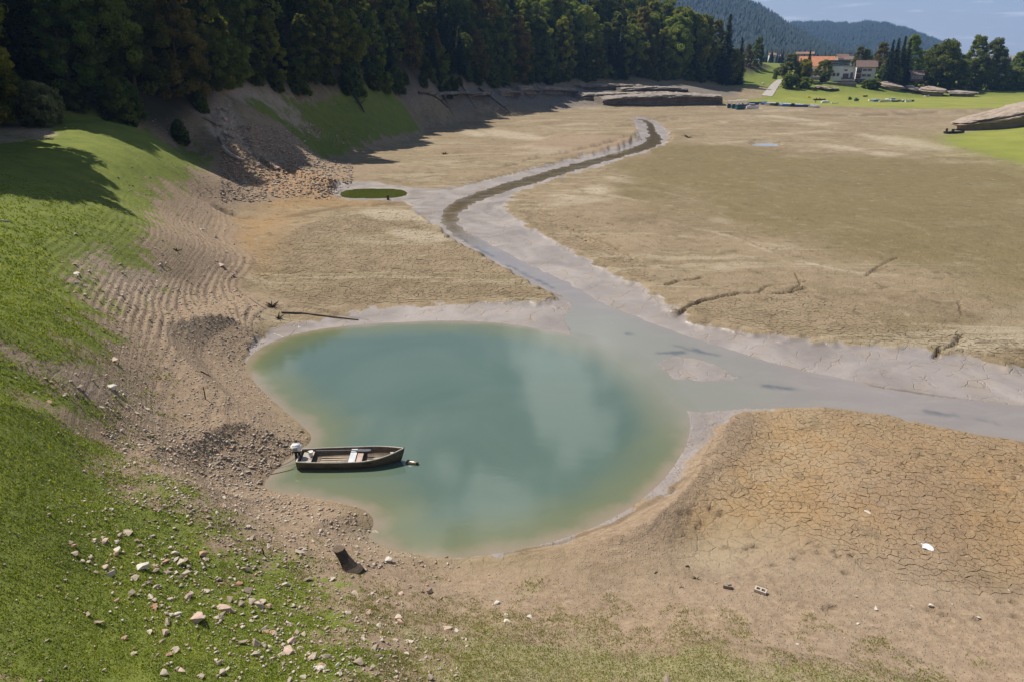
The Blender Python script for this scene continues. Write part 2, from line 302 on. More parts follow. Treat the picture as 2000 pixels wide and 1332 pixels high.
for x, y, z in [(-14,-20,6.5),(10,-20,3.5),(-60,-20,9),(60,-20,3),(-40,20,8.3),(-60,45,9),(0,-100,6),(200,0,4),(0,0,5.2),(300,-300,12),(-300,-300,30),(0,-400,15),(300,100,3)]: CP.append((x, y, z))
for a in [(1430,185,340),(1500,185,350),(1500,172,365),(1600,178,372),(1600,166,385),(1700,178,385),(1700,168,400),(1800,186,400),(1790,172,425),(1900,182,430),(2000,183,440),(2300,183,450),(2000,172,480),
  (1460,150,400),(1500,140,430),(1540,158,395),(1460,125,460),(1520,128,480),(1620,150,440),(1700,155,440),(1800,158,460),(1900,168,480),(1600,128,700),(1700,130,700),(1800,135,700),(1900,140,800),(2000,143,900),(1990,124,1500),(1900,127,1500),(1700,115,1500),(1500,105,1200),(1300,110,900),(2300,130,1500)]: cr_(*a)
for x, y, z in [(0,3000,60),(1500,3000,40),(3000,4000,40),(5000,0,40),(-2000,2500,100),(0,-3000,40),(-4000,0,60)]: CP.append((x, y, z))
CP = np.array(CP)
def lp(x, y):
    r = np.sqrt(x*x+y*y)+3.0; return np.arctan2(x, y)*1.3, np.log(r)
def rbf_fit():
    u, v = lp(CP[:,0], CP[:,1]); D = np.sqrt((u[:,None]-u)**2+(v[:,None]-v)**2+.003)
    return u, v, np.linalg.solve(D+np.eye(len(u))*1e-4, CP[:,2]-CP[:,2].mean())
_u, _v, _w = rbf_fit(); _m = CP[:,2].mean()
def rbf(x, y):
    u, v = lp(x, y); u = u.astype(np.float32); v = v.astype(np.float32); out = np.zeros(x.shape, np.float32)
    for a, b, w in zip(_u, _v, _w):
        out += np.float32(w)*np.sqrt((u-np.float32(a))**2+(v-np.float32(b))**2+np.float32(.003))
    return out.astype(float)+_m

def terrain(x, y):
    x = np.asarray(x, float); y = np.asarray(y, float); sh = x.shape; x = x.ravel(); y = y.ravel()
    r = np.hypot(x, y); h = rbf(x, y); A = {}
    wob = fbm(x, y, 2.2, 3)*.35*np.clip(r/40, .4, 3)          # wobble on outlines
    dp = sdf(POND, x, y)+wob*.12; ds = sdf(STREAM, x, y)+wob*.7+fbm(x, y, 1.3, 2)*.35*np.clip(r/60, .5, 2); di = sdf(ISLAND, x, y)+wob*.5+fbm(x, y, .8, 2)*.4
    dq = np.maximum(sdf(POOL, x, y), sdf(PUDDLE, x, y)); dwet = sdf(WET, x, y)
    dstr = np.where(di > -1.2, np.minimum(ds, -di), ds)
    left = x < P(560, 800)[0]+ (y-20)*0
    steep = sst(1.0, 2.0, h)
    # flats get gentle undulation
    h = h + fbm(x, y, 9, 3)*.22*(1-steep) + fbm(x, y, 14, 2)*.35*steep + fbm(x, y, 3.0, 3)*.07*np.clip(h, .1, 1)
    # terraces (old waterlines) on the exposed banks
    bank = sst(.35, .9, h)*(1-sst(6.5, 8, h))*(x < 25)*(y < 150)
    st = .23
    hh = h + fbm(x, y, 7, 2)*.06
    q = hh/st; fr = q-np.floor(q); ht = (np.floor(q) + sst(.60, .95, fr))*st - (hh-h)
    amp = .25+.55*sst(-.3, .3, fbm(x+40, y, 12, 2))
    amp = np.where((x < -9) & (y > 30) & (y < 75), .95, amp*.6)
    amp = np.where(y < 32, amp*.35, amp)*(1-.55*(x < -22))
    h = h*(1-bank*amp) + ht*bank*amp
    # clod / rubble roughness
    grv = np.zeros_like(h)
    for gi, g in enumerate(GRAVEL): grv = np.maximum(grv, sst(-.8, 1.4, sdf(g, x, y)+wob*2+fbm(x, y, 1.0, 2)*.8)*(.5 if gi in (1, 2) else 1))
    org = np.zeros_like(h)
    for g in ORANGE: org = np.maximum(org, sst(-3, 3, sdf(g, x, y)+wob*2))
    fan = sst(-1, 1, sdf(ORANGE[3], x, y)+wob)
    h = h + fan*(fbm(x, y, .9, 3)*.35+.1)
    gras = np.zeros_like(h); bright = np.zeros_like(h)
    for i, (g, s) in enumerate(GRASS):
        w = sst(-2.2, 5.0, sdf(g, x, y)+wob*2.5 + fbm(x, y, 1.6, 3)*2.2)
        if i == 1: w = sst(-1.5, 1.5, sdf(g, x, y)+wob*1.5 + fbm(x, y, 1.6, 2)*1.2)
        if i >= 2: w = sst(-7, 7, sdf(g, x, y)+wob*1.5); bright = np.maximum(bright, w)
        gras = np.maximum(gras, w)
    meadow = (r > 355)*(r < 1400)*sst(350, 380, r)
    gras = np.maximum(gras, meadow*.9); bright = np.maximum(bright, 0*meadow)
    gras *= 1-grv*.6
    spar = sst(-2, 3, sdf(SPARSE, x, y)+wob+fbm(x, y, 1.3, 2)*1.5)*(1-gras)
    # dry grass ridges
    # gully
    gd = linedist(GULLY, x, y); gw = np.clip((h-.5)/6, .25, 1)*2.6
    gcut = np.exp(-(gd/gw)**4); h = h - gcut*(.6+.9*np.clip(h/5, 0, 1)) + gcut*fbm(x, y, 1.0, 3)*.7
    gd2 = linedist(GULLY2, x, y); h = h - .7*np.exp(-(gd2/.7)**2) + .5*np.exp(-((gd2-1.6)/.9)**2)
    gras *= 1-sst(.25, .6, gcut); grv = np.maximum(grv, sst(.1, .5, gcut))
    # wet zone
    w = sst(-.7, .5, dwet+wob*1.6+fbm(x, y, 1.1, 2)*.7)
    bankl = sst(.9, 1.6, h)
    w = w*(1-bankl)
    dwat = -np.maximum(np.maximum(dp, dstr), dq)              # distance outside water (positive outside)
    hw = .02+.035*np.clip(dwat, 0, 6)+fbm(x, y, 2.5, 3)*.03*np.clip(dwat, 0, 1)
    h = h*(1-w)+hw*w
    # trenches / erosion scarps
    dark = np.zeros_like(h)
    for l, tw, td in TRENCH:
        d = linedist(l, x, y)+(fbm(x, y, .7 if tw < .5 else 4, 3)*(.35 if tw < .5 else 1.6))*min(1, tw*3)
        k = np.exp(-(np.maximum(d, 0)/tw)**4)
        h = h - td*k; dark = np.maximum(dark, k)
    # footprints and pits
    for px, py in PITS:
        q = P(px, py, .6); d = np.hypot((x-q[0])*.75, (y-q[1])*1.3); h = h-.10*np.exp(-(d/.12)**4); dark = np.maximum(dark, .6*np.exp(-(d/.12)**4))
    # water bodies
    edge = np.where(w > .5, .10, .55)
    h = np.where((dwat > 0) & (dwat < 8), np.minimum(h, .015+edge*dwat+.5*np.maximum(dwat-2, 0)), h)
    h = np.where(dwat > 0, np.maximum(h, np.minimum(.02+.02*dwat, .05)), h)
    inp = np.where(dp > 0, -np.minimum(.22*dp, 1.9), 0); ins = np.where(dstr > 0, -np.minimum(.10*dstr, .22), 0); inq = np.where(dq > 0, -np.minimum(.15*dq, .3), 0)
    h = np.where(dwat <= 0, np.minimum(np.minimum(inp, ins), inq)-.004, h)
    # forest hill
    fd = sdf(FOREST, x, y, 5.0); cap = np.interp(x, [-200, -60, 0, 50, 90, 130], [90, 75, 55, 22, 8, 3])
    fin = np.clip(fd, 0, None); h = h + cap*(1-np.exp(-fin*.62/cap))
    # fine lumps
    lum = np.clip(r/30, .5, 2.5)
    h = h + np.where(dwat > .3, (fbm(x, y, .8, 2)*.03+fbm(x, y, .35, 1)*.012)*(1-w*.85), 0)
    ck = np.maximum.reduce([sst(-.8, 1.5, sdf(c, x, y)+wob) for c in CRACKZ])*(1-w)
    h = h-.05*ck
    pale = .55*sst(.18, .45, fbm(x*.35+y*.12, y*.9-x*.5, 11, 4))*(x > 0)
    for l in PALE_LINES:
        d = np.abs(linedist(l, x, y)+wob*.5)/np.clip(r/70, .25, 2.5); pale = np.maximum(pale, np.exp(-(d/.38)**2)*(.15+.45*sst(-.3, .3, fbm(x, y, 5, 2))))
    for l in PALE_P: pale = np.maximum(pale, .7*sst(-1.2, .8, (sdf(l, x, y)+wob*1.5)/np.clip(r/80, .5, 3)))
    pale = pale*(1-w)*(1-gras)
    A.update(wet=w, grass=gras, bright=bright, sparse=spar, gravel=np.clip(grv, 0, 1), orange=org*(1-w), dark=dark, pale=pale,
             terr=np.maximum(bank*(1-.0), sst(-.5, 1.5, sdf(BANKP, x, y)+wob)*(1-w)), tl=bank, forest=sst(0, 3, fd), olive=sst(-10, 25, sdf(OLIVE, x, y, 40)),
             crack=ck, damp=sst(-4, 9, sdf(DAMP, x, y, 20)+fbm(x, y, 14, 3)*12), rockb=sst(-3, 3, sdf(SHADED_ROCK, x, y)+wob), dwat=np.clip(dwat, -12, 12), fan=fan,
             gord=sst(-.2,1.2,dp))
    return h.reshape(sh), {k: v.reshape(sh) for k, v in A.items()}, dp.reshape(sh), dstr.reshape(sh), dq.reshape(sh)
PITS = [(1570,1078),(1601,1066),(1602,1079),(1631,1078),(1640,1089),(1668,1085),(1555,1092),(1512,1106),(1653,1122),(1682,1100),(1690,1108),
        (1765,905),(1780,900),(1800,890),(1820,912),(1840,920),(1860,884),(1890,908),(1930,905),(1940,918),(1950,945),(1960,950),(1975,965),(1990,975),(1935,948),(1985,930),
        (1955,1180),(1978,1180),(1625,1200),(1610,1206),(1815,1205),(1840,1215),(1980,1218),(1905,1225),(1960,900),(1990,900),(1925,890),(1700,922),(1740,928),
        (1390,985),(1410,995),(1330,1006),(1350,1000),(1376,1012),(1366,1020),(1460,1065),(1475,1062)]

# ------------------------------------------------------------------ ground grid (polar around the camera's foot)
ang = np.concatenate([np.arange(57, 26, -.125), np.arange(26, 10, -.068), np.arange(10, 2.15, -.085)])
rr = np.concatenate([np.linspace(.6, CAM_H/math.tan(R_(57))-.4, 22), CAM_H/np.tan(np.radians(ang))])
g = [rr[-1]]
while g[-1] < 4700: g.append(g[-1]*1.018)
rr = np.concatenate([rr, g[1:]])
AZ = R_(45)
az = np.concatenate([np.linspace(-math.pi, -AZ, 70)[:-1], np.arange(-AZ, AZ, R_(.105)), np.linspace(AZ, math.pi, 70)])
azf = az.copy()
GX = np.outer(rr, np.sin(az)); GY = np.outer(rr, np.cos(az))
GH, GA, GDP, GDS, GDQ = terrain(GX, GY)
nr, nc = GX.shape
idx = np.arange(nr*nc).reshape(nr, nc)
Fq = np.stack([idx[:-1, :-1], idx[:-1, 1:], idx[1:, 1:], idx[1:, :-1]], -1).reshape(-1, 4)[:, ::-1]
GZ = GH

def colz(x, y):
    a = math.atan2(x, y); r = math.hypot(x, y)
    i = min(max(int(np.searchsorted(az, a))-1, 0), nc-2); j = min(max(int(np.searchsorted(rr, r))-1, 0), nr-2)
    fa = (a-az[i])/(az[i+1]-az[i]); fr = min(max((r-rr[j])/(rr[j+1]-rr[j]), 0), 1)
    return float((GZ[j,i]*(1-fa)+GZ[j,i+1]*fa)*(1-fr)+(GZ[j+1,i]*(1-fa)+GZ[j+1,i+1]*fa)*fr)
def colzv(x, y):
    a = np.arctan2(x, y); r = np.hypot(x, y)
    i = np.clip(np.searchsorted(az, a)-1, 0, nc-2); j = np.clip(np.searchsorted(rr, r)-1, 0, nr-2)
    fa = (a-az[i])/(az[i+1]-az[i]); fr = np.clip((r-rr[j])/(rr[j+1]-rr[j]), 0, 1)
    return (GZ[j,i]*(1-fa)+GZ[j,i+1]*fa)*(1-fr)+(GZ[j+1,i]*(1-fa)+GZ[j+1,i+1]*fa)*fr, i, j
def hit(px, py, rmin=6.0):
    """first ground point the photo's ray (px,py) meets -> x, y, z"""
    d = ray(px, py); a = math.atan2(d[0], d[1]); hh = math.hypot(d[0], d[1])
    i = min(max(int(np.searchsorted(az, a))-1, 0), nc-2); fa = (a-az[i])/(az[i+1]-az[i])
    prof = GZ[:, i]*(1-fa)+GZ[:, i+1]*fa; rz = CAM_H + d[2]/hh*rr
    k = np.where((prof >= rz) & (rr > rmin))[0]
    if len(k) == 0: return None
    k = k[0]
    if k == 0: r = rr[0]
    else:
        f0 = rz[k-1]-prof[k-1]; f1 = rz[k]-prof[k]; t = f0/(f0-f1+1e-9); r = rr[k-1]+t*(rr[k]-rr[k-1])
    x, y = math.sin(a)*r, math.cos(a)*r
    return Vector((x, y, colz(x, y)))
def H3(px, py): return hit(px, py)

# ------------------------------------------------------------------ materials
def newmat(name):
    m = bpy.data.materials.new(name); m.use_nodes = True; t = m.node_tree
    for n in list(t.nodes): t.nodes.remove(n)
    out = t.nodes.new('ShaderNodeOutputMaterial'); return m, t, out
class G:
    def __init__(s, t): s.t = t
    def n(s, ty, **k):
        x = s.t.nodes.new(ty)
        for a, b in k.items(): setattr(x, a, b)
        return x
    def set(s, sock, v):
        if isinstance(v, bpy.types.NodeSocket): s.t.links.new(v, sock)
        elif isinstance(v, (tuple, list)) and len(v) == 3 and sock.type == 'RGBA': sock.default_value = (*v, 1)
        else: sock.default_value = v
    def attr(s, nm, out='Fac'): x = s.n('ShaderNodeAttribute', attribute_name=nm); return x.outputs[out]
    def noise(s, vec, sc, det=4, rough=.55, dist=0, out='Fac'):
        x = s.n('ShaderNodeTexNoise'); x.inputs['Scale'].default_value = sc; x.inputs['Detail'].default_value = det
        x.inputs['Roughness'].default_value = rough; x.inputs['Distortion'].default_value = dist
        if vec is not None: s.set(x.inputs['Vector'], vec)
        return x.outputs[out]
    def mr(s, v, a, b, c=0, d=1, sm=False):
        x = s.n('ShaderNodeMapRange')
        if sm: x.interpolation_type = 'SMOOTHSTEP'
        s.set(x.inputs['Value'], v)
        for k, q in zip(('From Min', 'From Max', 'To Min', 'To Max'), (a, b, c, d)): x.inputs[k].default_value = q
        return x.outputs[0]
    def m(s, op, a, b=None, clamp=False):
        x = s.n('ShaderNodeMath', operation=op, use_clamp=clamp); s.set(x.inputs[0], a)
        if b is not None: s.set(x.inputs[1], b)
        return x.outputs[0]
    def mix(s, f, a, b, mode='MIX'):
        x = s.n('ShaderNodeMixRGB', blend_type=mode); s.set(x.inputs[0], f); s.set(x.inputs[1], a); s.set(x.inputs[2], b); return x.outputs[0]
    def bump(s, h, st=.5, dist=.05, nrm=None):
        x = s.n('ShaderNodeBump'); s.set(x.inputs['Strength'], st); x.inputs['Distance'].default_value = dist; s.set(x.inputs['Height'], h)
        if nrm is not None: s.set(x.inputs['Normal'], nrm)
        return x.outputs[0]
    def bsdf(s, out, col, rough=.8, nrm=None, spec=.3, metal=0, **k):
        b = s.n('ShaderNodeBsdfPrincipled'); s.set(b.inputs['Base Color'], col); s.set(b.inputs['Roughness'], rough)
        s.set(b.inputs['Specular IOR Level'], spec); s.set(b.inputs['Metallic'], metal)
        if nrm is not None: s.set(b.inputs['Normal'], nrm)
        for q, v in k.items(): s.set(b.inputs[q], v)
        s.t.links.new(b.outputs[0], out.inputs[0]); return b
def simple(name, col, rough=.7, var=.25, sc=3.0, bump=.3, spec=.3, metal=0, obj=True, bdist=.02, stretch=None):
    m, t, out = newmat(name); g = G(t)
    tcn = g.n('ShaderNodeTexCoord'); vec = tcn.outputs['Object']
    if stretch:
        mp = g.n('ShaderNodeMapping'); g.set(mp.inputs['Vector'], vec); mp.inputs['Scale'].default_value = stretch; vec = mp.outputs[0]
    nz = g.noise(vec, sc, 6, .6); oi = g.n('ShaderNodeObjectInfo').outputs['Random']
    f = g.mr(nz, .3, .7, 1-var, 1+var); f2 = g.mr(oi, 0, 1, 1-var*.5, 1+var*.5) if obj else 1.0
    c = g.mix(1.0, col, f, 'MULTIPLY'); c = g.mix(1.0, c, f2, 'MULTIPLY') if obj else c
    b = g.bump(g.noise(vec, sc*4, 5, .6), bump, bdist)
    g.bsdf(out, c, rough, b, spec, metal); return m

def ground_material():
    m, t, out = newmat('lake_bed_and_banks'); g = G(t)
    pos = g.n('ShaderNodeNewGeometry').outputs['Position']
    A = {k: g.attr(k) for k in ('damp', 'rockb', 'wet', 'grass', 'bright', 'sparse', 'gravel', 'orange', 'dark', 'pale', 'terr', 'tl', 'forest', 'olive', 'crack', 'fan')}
    sz = g.n('ShaderNodeSeparateXYZ'); g.set(sz.inputs[0], pos); z = sz.outputs[2]
    n1 = g.noise(pos, .09, 5, .6); n2 = g.noise(pos, .6, 6, .6); n3 = g.noise(pos, 4.0, 6, .65); n4 = g.noise(pos, 22, 4, .6)
    mp = g.n('ShaderNodeMapping'); g.set(mp.inputs[0], pos); mp.inputs['Rotation'].default_value = (0, 0, R_(63)); mp.inputs['Scale'].default_value = (.3, 1.6, 1)
    ns = g.noise(mp.outputs[0], .12, 6, .62, 1.2)           # drawn-out sediment streaks
    mud = g.mix(g.mr(n1, .35, .65), (.165, .125, .072), (.30, .232, .148))
    mud = g.mix(g.mr(ns, .42, .66), mud, (.215, .172, .095))
    mud = g.mix(g.mr(n2, .3, .75, 0, .6), mud, (.33, .25, .165))
    streak = g.mr(ns, .555, .60, 0, 1, True)
    streak = g.m('MULTIPLY', streak, g.mr(ns, .60, .65, 1, 0, True))
    mud = g.mix(g.m('MULTIPLY', streak, .45), mud, (.44, .375, .27))
    mud = g.mix(g.m('MULTIPLY', A['pale'], .75), mud, (.50, .43, .32))
    mud = g.mix(g.m('MULTIPLY', A['olive'], g.mr(n1, .3, .7, .5, .95)), mud, (.225, .225, .07))
    mud = g.mix(g.m('MULTIPLY', A['orange'], g.mr(n2, .3, .7, .35, .95)), mud, (.33, .205, .092))
    mud = g.mix(g.m('MULTIPLY', A['damp'], .55), mud, (.17, .135, .062))
    spots = g.noise(pos, .9, 7, .72, .5); mud = g.mix(g.mr(spots, .54, .70, 0, .6), mud, (.125, .095, .058)); mud = g.mix(g.mr(spots, .32, .44, .35, 0), mud, (.38, .305, .21))
    bankc = g.mix(g.mr(n3, .3, .7), (.20, .138, .09), (.41, .305, .205))
    mud = g.mix(g.m('MULTIPLY', A['damp'], .55), mud, (.17, .135, .062))
    spots = g.noise(pos, .9, 7, .72, .5); mud = g.mix(g.mr(spots, .54, .70, 0, .6), mud, (.125, .095, .058)); mud = g.mix(g.mr(spots, .32, .44, .35, 0), mud, (.38, .305, .21))
    bankc = g.mix(g.mr(n2, .35, .7, 0, .6), bankc, (.32, .24, .17))
    mud = g.mix(g.m('MULTIPLY', A['terr'], .9), mud, bankc)
    # waterline stains following level z
    zz = g.m('ADD', z, g.mr(n2, 0, 1, -.12, .12)); mz = g.n('ShaderNodeCombineXYZ'); g.set(mz.inputs[2], zz)
    zb = g.noise(mz.outputs[0], 5.5, 3, .7)
    mud = g.mix(g.m('MULTIPLY', A['tl'], g.mr(zb, .48, .62, 0, .45)), mud, (.17, .12, .085))
    grvc = g.mix(g.mr(n3, .35, .65), (.30, .225, .165), (.50, .40, .31))
    mud = g.mix(A['gravel'], mud, grvc)
    mud = g.mix(g.m('MULTIPLY', A['fan'], .8), mud, g.mix(g.mr(n3, .35, .65), (.25, .155, .085), (.46, .30, .17)))
    mud = g.mix(g.m('MULTIPLY', A['rockb'], g.mr(n2, .3, .6, .6, 1)), mud, g.mix(g.mr(n3, .35, .65), (.12, .105, .09), (.23, .20, .175)))  # grey rock, with the shade below the forest put into its colour
    # fine speckle of small pale grit on banks
    vg = g.n('ShaderNodeTexVoronoi'); g.set(vg.inputs['Vector'], pos); vg.inputs['Scale'].default_value = 9
    grit = g.m('MULTIPLY', g.mr(vg.outputs['Distance'], .12, .28, 1, 0), g.m('MAXIMUM', A['terr'], g.m('MAXIMUM', A['gravel'], A['fan'])))
    mud = g.mix(g.m('MULTIPLY', grit, .55), mud, g.mix(g.mr(n4, .3, .7), (.36, .27, .2), (.6, .5, .4)))
    # wet mud
    nw = g.noise(pos, .22, 7, .65, .8)
    wetc = g.mix(g.mr(nw, .3, .7), (.225, .19, .168), (.34, .30, .277)); wetc = g.mix(g.mr(n2, .5, .7, 0, .65), wetc, (.31, .25, .185)); wetc = g.mix(g.mr(g.noise(pos, 1.4, 7, .7, 1.2), .57, .68, 0, .5), wetc, (.20, .16, .125))
    wf = g.mr(g.m('ADD', A['wet'], g.mr(n2, .2, .8, -.35, .35)), .35, .65, 0, 1, True)
    col = g.mix(wf, mud, wetc)
    # vegetation
    gf = g.m('ADD', A['grass'], g.m('ADD', g.mr(n3, .2, .8, -.45, .45), g.mr(n2, .2, .8, -.35, .35)))
    gf = g.m('MULTIPLY', g.mr(gf, .34, .62, 0, .94, True), g.mr(A['grass'], .02, .15))
    gc = g.mix(g.mr(n2, .3, .7), (.10, .14, .018), (.21, .245, .036)); gc = g.mix(g.mr(n3, .4, .7, 0, .6), gc, (.19, .225, .05)); gc = g.mix(g.mr(n4, .4, .62, 0, .35), gc, (.05, .08, .012))
    gc = g.mix(A['bright'], gc, g.mix(g.mr(n1, .35, .65), (.19, .215, .04), (.26, .27, .055)))
    col = g.mix(gf, col, gc)
    sp = g.m('ADD', A['sparse'], g.m('ADD', g.mr(n3, .2, .8, -.5, .5), g.mr(ns, .3, .7, -.5, .5)))
    sp = g.m('MULTIPLY', g.mr(sp, .6, .95, 0, .8, True), g.mr(A['sparse'], .02, .2))
    col = g.mix(sp, col, g.mix(g.mr(n4, .35, .65), (.17, .17, .07), (.36, .31, .17)))
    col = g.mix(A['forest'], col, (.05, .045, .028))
    col = g.mix(g.m('MULTIPLY', A['dark'], .6), col, (.13, .095, .06))         # darker brown inside the carved trenches and footprint pits
    # relief
    vc = g.n('ShaderNodeTexVoronoi', feature='DISTANCE_TO_EDGE')
    wv = g.n('ShaderNodeVectorMath', operation='ADD'); g.set(wv.inputs[0], pos)
    nv = g.noise(pos, 3.0, 3, .6, out='Color'); sv = g.n('ShaderNodeVectorMath', operation='SCALE'); g.set(sv.inputs[0], nv); sv.inputs[3].default_value = .25
    g.set(wv.inputs[1], sv.outputs[0]); g.set(vc.inputs['Vector'], wv.outputs[0]); vc.inputs['Scale'].default_value = 1.7
    crk = g.mr(vc.outputs['Distance'], .0, .09, 0, 1)
    dry = g.m('MULTIPLY', g.m('SUBTRACT', 1.0, wf), g.m('SUBTRACT', 1.0, gf))
    flat = g.m('MULTIPLY', dry, g.m('SUBTRACT', 1.0, A['terr']))
    b = g.bump(crk, g.m('MULTIPLY', flat, .55), .06)
    vw = g.n('ShaderNodeTexVoronoi', feature='DISTANCE_TO_EDGE'); g.set(vw.inputs['Vector'], wv.outputs[0]); vw.inputs['Scale'].default_value = .9; wcr = g.mr(vw.outputs['Distance'], 0, .035, 0, 1)
    b = g.bump(wcr, g.m('MULTIPLY', wf, g.mr(n2, .42, .58, 0, .8)), .05, b)
    b = g.bump(zb, g.m('MULTIPLY', A['tl'], g.m('MULTIPLY', dry, .8)), .10, b)
    b = g.bump(n3, g.mr(wf, 0, 1, .75, .10), .10, b)
    b = g.bump(n4, g.mr(wf, 0, 1, .8, .10), .03, b)
    vb = g.m('MULTIPLY', grit, 1.0); b = g.bump(vb, .8, .05, b)
    wr = g.mr(nw, .35, .65, .30, .62)
    rough = g.m('ADD', g.m('MULTIPLY', wf, wr), g.m('MULTIPLY', g.m('SUBTRACT', 1.0, wf), .92))
    g.bsdf(out, col, rough, b, g.mr(wf, 0, 1, .15, .5)); return m
M_ground = ground_material()
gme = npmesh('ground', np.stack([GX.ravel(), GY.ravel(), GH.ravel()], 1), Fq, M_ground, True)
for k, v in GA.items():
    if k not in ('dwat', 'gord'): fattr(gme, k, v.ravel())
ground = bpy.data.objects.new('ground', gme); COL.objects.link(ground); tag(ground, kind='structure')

# ------------------------------------------------------------------ water
def water_material(name, kind):
    m, t, out = newmat(name); g = G(t)
    pos = g.n('ShaderNodeNewGeometry').outputs['Position']; d = g.attr('depth')
    mp = g.n('ShaderNodeMapping'); g.set(mp.inputs[0], pos); mp.inputs['Rotation'].default_value = (0, 0, R_(10)); mp.inputs['Scale'].default_value = (1, 2.2, 1)
    n1 = g.noise(pos, .12, 4, .6, .8); n2 = g.noise(mp.outputs[0], 5.5, 3, .6); n3 = g.noise(mp.outputs[0], .8, 3, .5)
    if kind == 'pond':
        c = g.mix(g.mr(n1, .35, .65), (.082, .128, .100), (.102, .150, .117))
        dd = g.m('ADD', d, g.mr(g.noise(pos, .5, 4, .6), .2, .8, -.5, .5))
        c = g.mix(g.mr(dd, .2, 3.2, 1, 0, True), c, (.15, .165, .085))
        c = g.mix(g.mr(dd, -.1, .9, .9, 0, True), c, (.27, .215, .155))
        c = g.mix(g.attr('blend'), c, (.225, .225, .185))
        st, rough, sp = .012, .05, .5
    elif kind == 'pool':
        c = g.mix(g.mr(n1, .3, .7), (.055, .07, .012), (.085, .095, .018)); st, rough, sp = .02, .05, .5
    elif kind == 'puddle': c, st, rough, sp = (.30, .31, .31), 0.0, .03, .8
    else:
        sx = g.n('ShaderNodeSeparateXYZ'); g.set(sx.inputs[0], pos)
        up = g.mr(sx.outputs[1], 50, 80, 0, 1, True)
        c = g.mix(up, (.245, .215, .195), (.14, .105, .06))
        c = g.mix(g.mr(g.noise(mp.outputs[0], .35, 5, .6, .6), .45, .7, 0, .6), c, (.30, .27, .235))
        c = g.mix(g.mr(d, 0, .7, .6, 0, True), c, (.27, .225, .19)); c = g.mix(g.attr('blend'), c, (.225, .225, .185)); c = g.mix(g.attr('ripple_dark'), c, (.07, .085, .10)); st, rough, sp = .05, .07, .5
    b = g.bump(n2, st, .05); b = g.bump(n3, st*.8, .2, b)
    g.bsdf(out, c, rough, b, sp, IOR=1.6 if kind != 'pool' else 1.5); return m
WM = {'pond': water_material('pond_water', 'pond'), 'stream': water_material('stream_water', 'stream'), 'pool': water_material('green_pool_water', 'pool'), 'puddle': water_material('clear_puddle_water', 'puddle')}
def water_obj(name, mask_v, depth, mat, kind):
    cell = (mask_v[:-1, :-1] | mask_v[:-1, 1:] | mask_v[1:, 1:] | mask_v[1:, :-1])
    if name != 'water': cell &= ~TAKEN
    TAKEN[:] |= cell
    f = Fq.reshape(nr-1, nc-1, 4)[cell]; u, inv = np.unique(f, return_inverse=True); inv = inv.reshape(f.shape)
    V = np.stack([GX.ravel()[u], GY.ravel()[u], np.zeros(len(u))], 1)
    me = npmesh(name, V, inv, mat, True); fattr(me, 'depth', depth.ravel()[u])
    X_, Y_ = V[:,0], V[:,1]; wb = fbm(X_, Y_, 3, 3)*1.6
    fattr(me, 'blend', sst(-5, 2.2, GDS.ravel()[u]+wb)*sst(5, -.5, GDP.ravel()[u]+wb) if kind == 'pond' else sst(-9, -.8, GDP.ravel()[u]+wb)*sst(-5, 2.2, GDS.ravel()[u]+wb))
    dp_ = np.min([linedist(l_, X_, Y_) for l_ in RIPPLE_LINES], 0)+fbm(X_, Y_, 1.0, 3)*.4; fattr(me, 'ripple_dark', np.exp(-(dp_/.22)**2)*.7*sst(-.3, .2, fbm(X_, Y_, 2.5, 2)))  # dark ripple edges drawn into the stream colour
    o = bpy.data.objects.new(name, me); COL.objects.link(o); tag(o, kind='structure'); return o
TAKEN = np.zeros((nr-1, nc-1), bool)
lim = GY > 0
water_obj('water', (GDP > -.5) & lim, np.maximum(GDP, GDS), WM['pond'], 'pond')
water_obj('stream_water', (GDS > -.9) & lim, GDS, WM['stream'], 'stream')
pu = wpoly([(1464,284),(1480,279),(1512,279),(1530,284),(1512,289),(1480,289)], 1)
water_obj('pool_water', (GDQ > -.9) & lim & (GX < 20), GDQ, WM['pool'], 'pool')
water_obj('puddle_water', (GDQ > -.9) & lim & (GX >= 20), GDQ, WM['puddle'], 'puddle')

# ------------------------------------------------------------------ mountains and far woods
M_mtn = simple('mountain_forest_floor', (.035, .05, .025), .95, .3, .004, .2, .05, obj=False)
def mountain(name, prof, R, depth, base=30):
    pr = []
    for px, py in prof:
        d = ray(px, py); hh = math.hypot(d[0], d[1]); pr.append((math.atan2(d[0], d[1]), CAM_H + d[2]/hh*R))
    pr = np.array(pr); a = np.linspace(pr[0,0], pr[-1,0], 260); top = np.interp(a, pr[:,0], pr[:,1])
    k = np.ones(5)/5; top = np.convolve(np.pad(top, 2, 'edge'), k, 'valid')
    top = top + pn(a*90, a*0+R*.01)*R*.0016
    ts = np.linspace(-1, 1, 41); V = []
    for t in ts:
        r = R + t*depth*(1 if t < 0 else 1.2); s = 1-abs(t)**1.25
        x = np.sin(a)*r; y = np.cos(a)*r
        z = base*.2 + (top-base*.2)*s*(r/R if t < 0 else 1) + fbm(x, y, 260, 3)*28*(1-s)*s*4*.6
        z = np.where(top < base*.3+5, np.minimum(z, top), z)
        V.append(np.stack([x, y, z-4*(abs(t) > .99)*20], 1))
    V = np.array(V); n, mm = V.shape[:2]; id_ = np.arange(n*mm).reshape(n, mm)
    f = np.stack([id_[:-1,:-1], id_[:-1,1:], id_[1:,1:], id_[1:,:-1]], -1).reshape(-1, 4)[:, ::-1]
    me = npmesh(name, V.reshape(-1, 3), f, M_mtn, True); o = bpy.data.objects.new(name, me); COL.objects.link(o); tag(o, kind='structure')
    return V
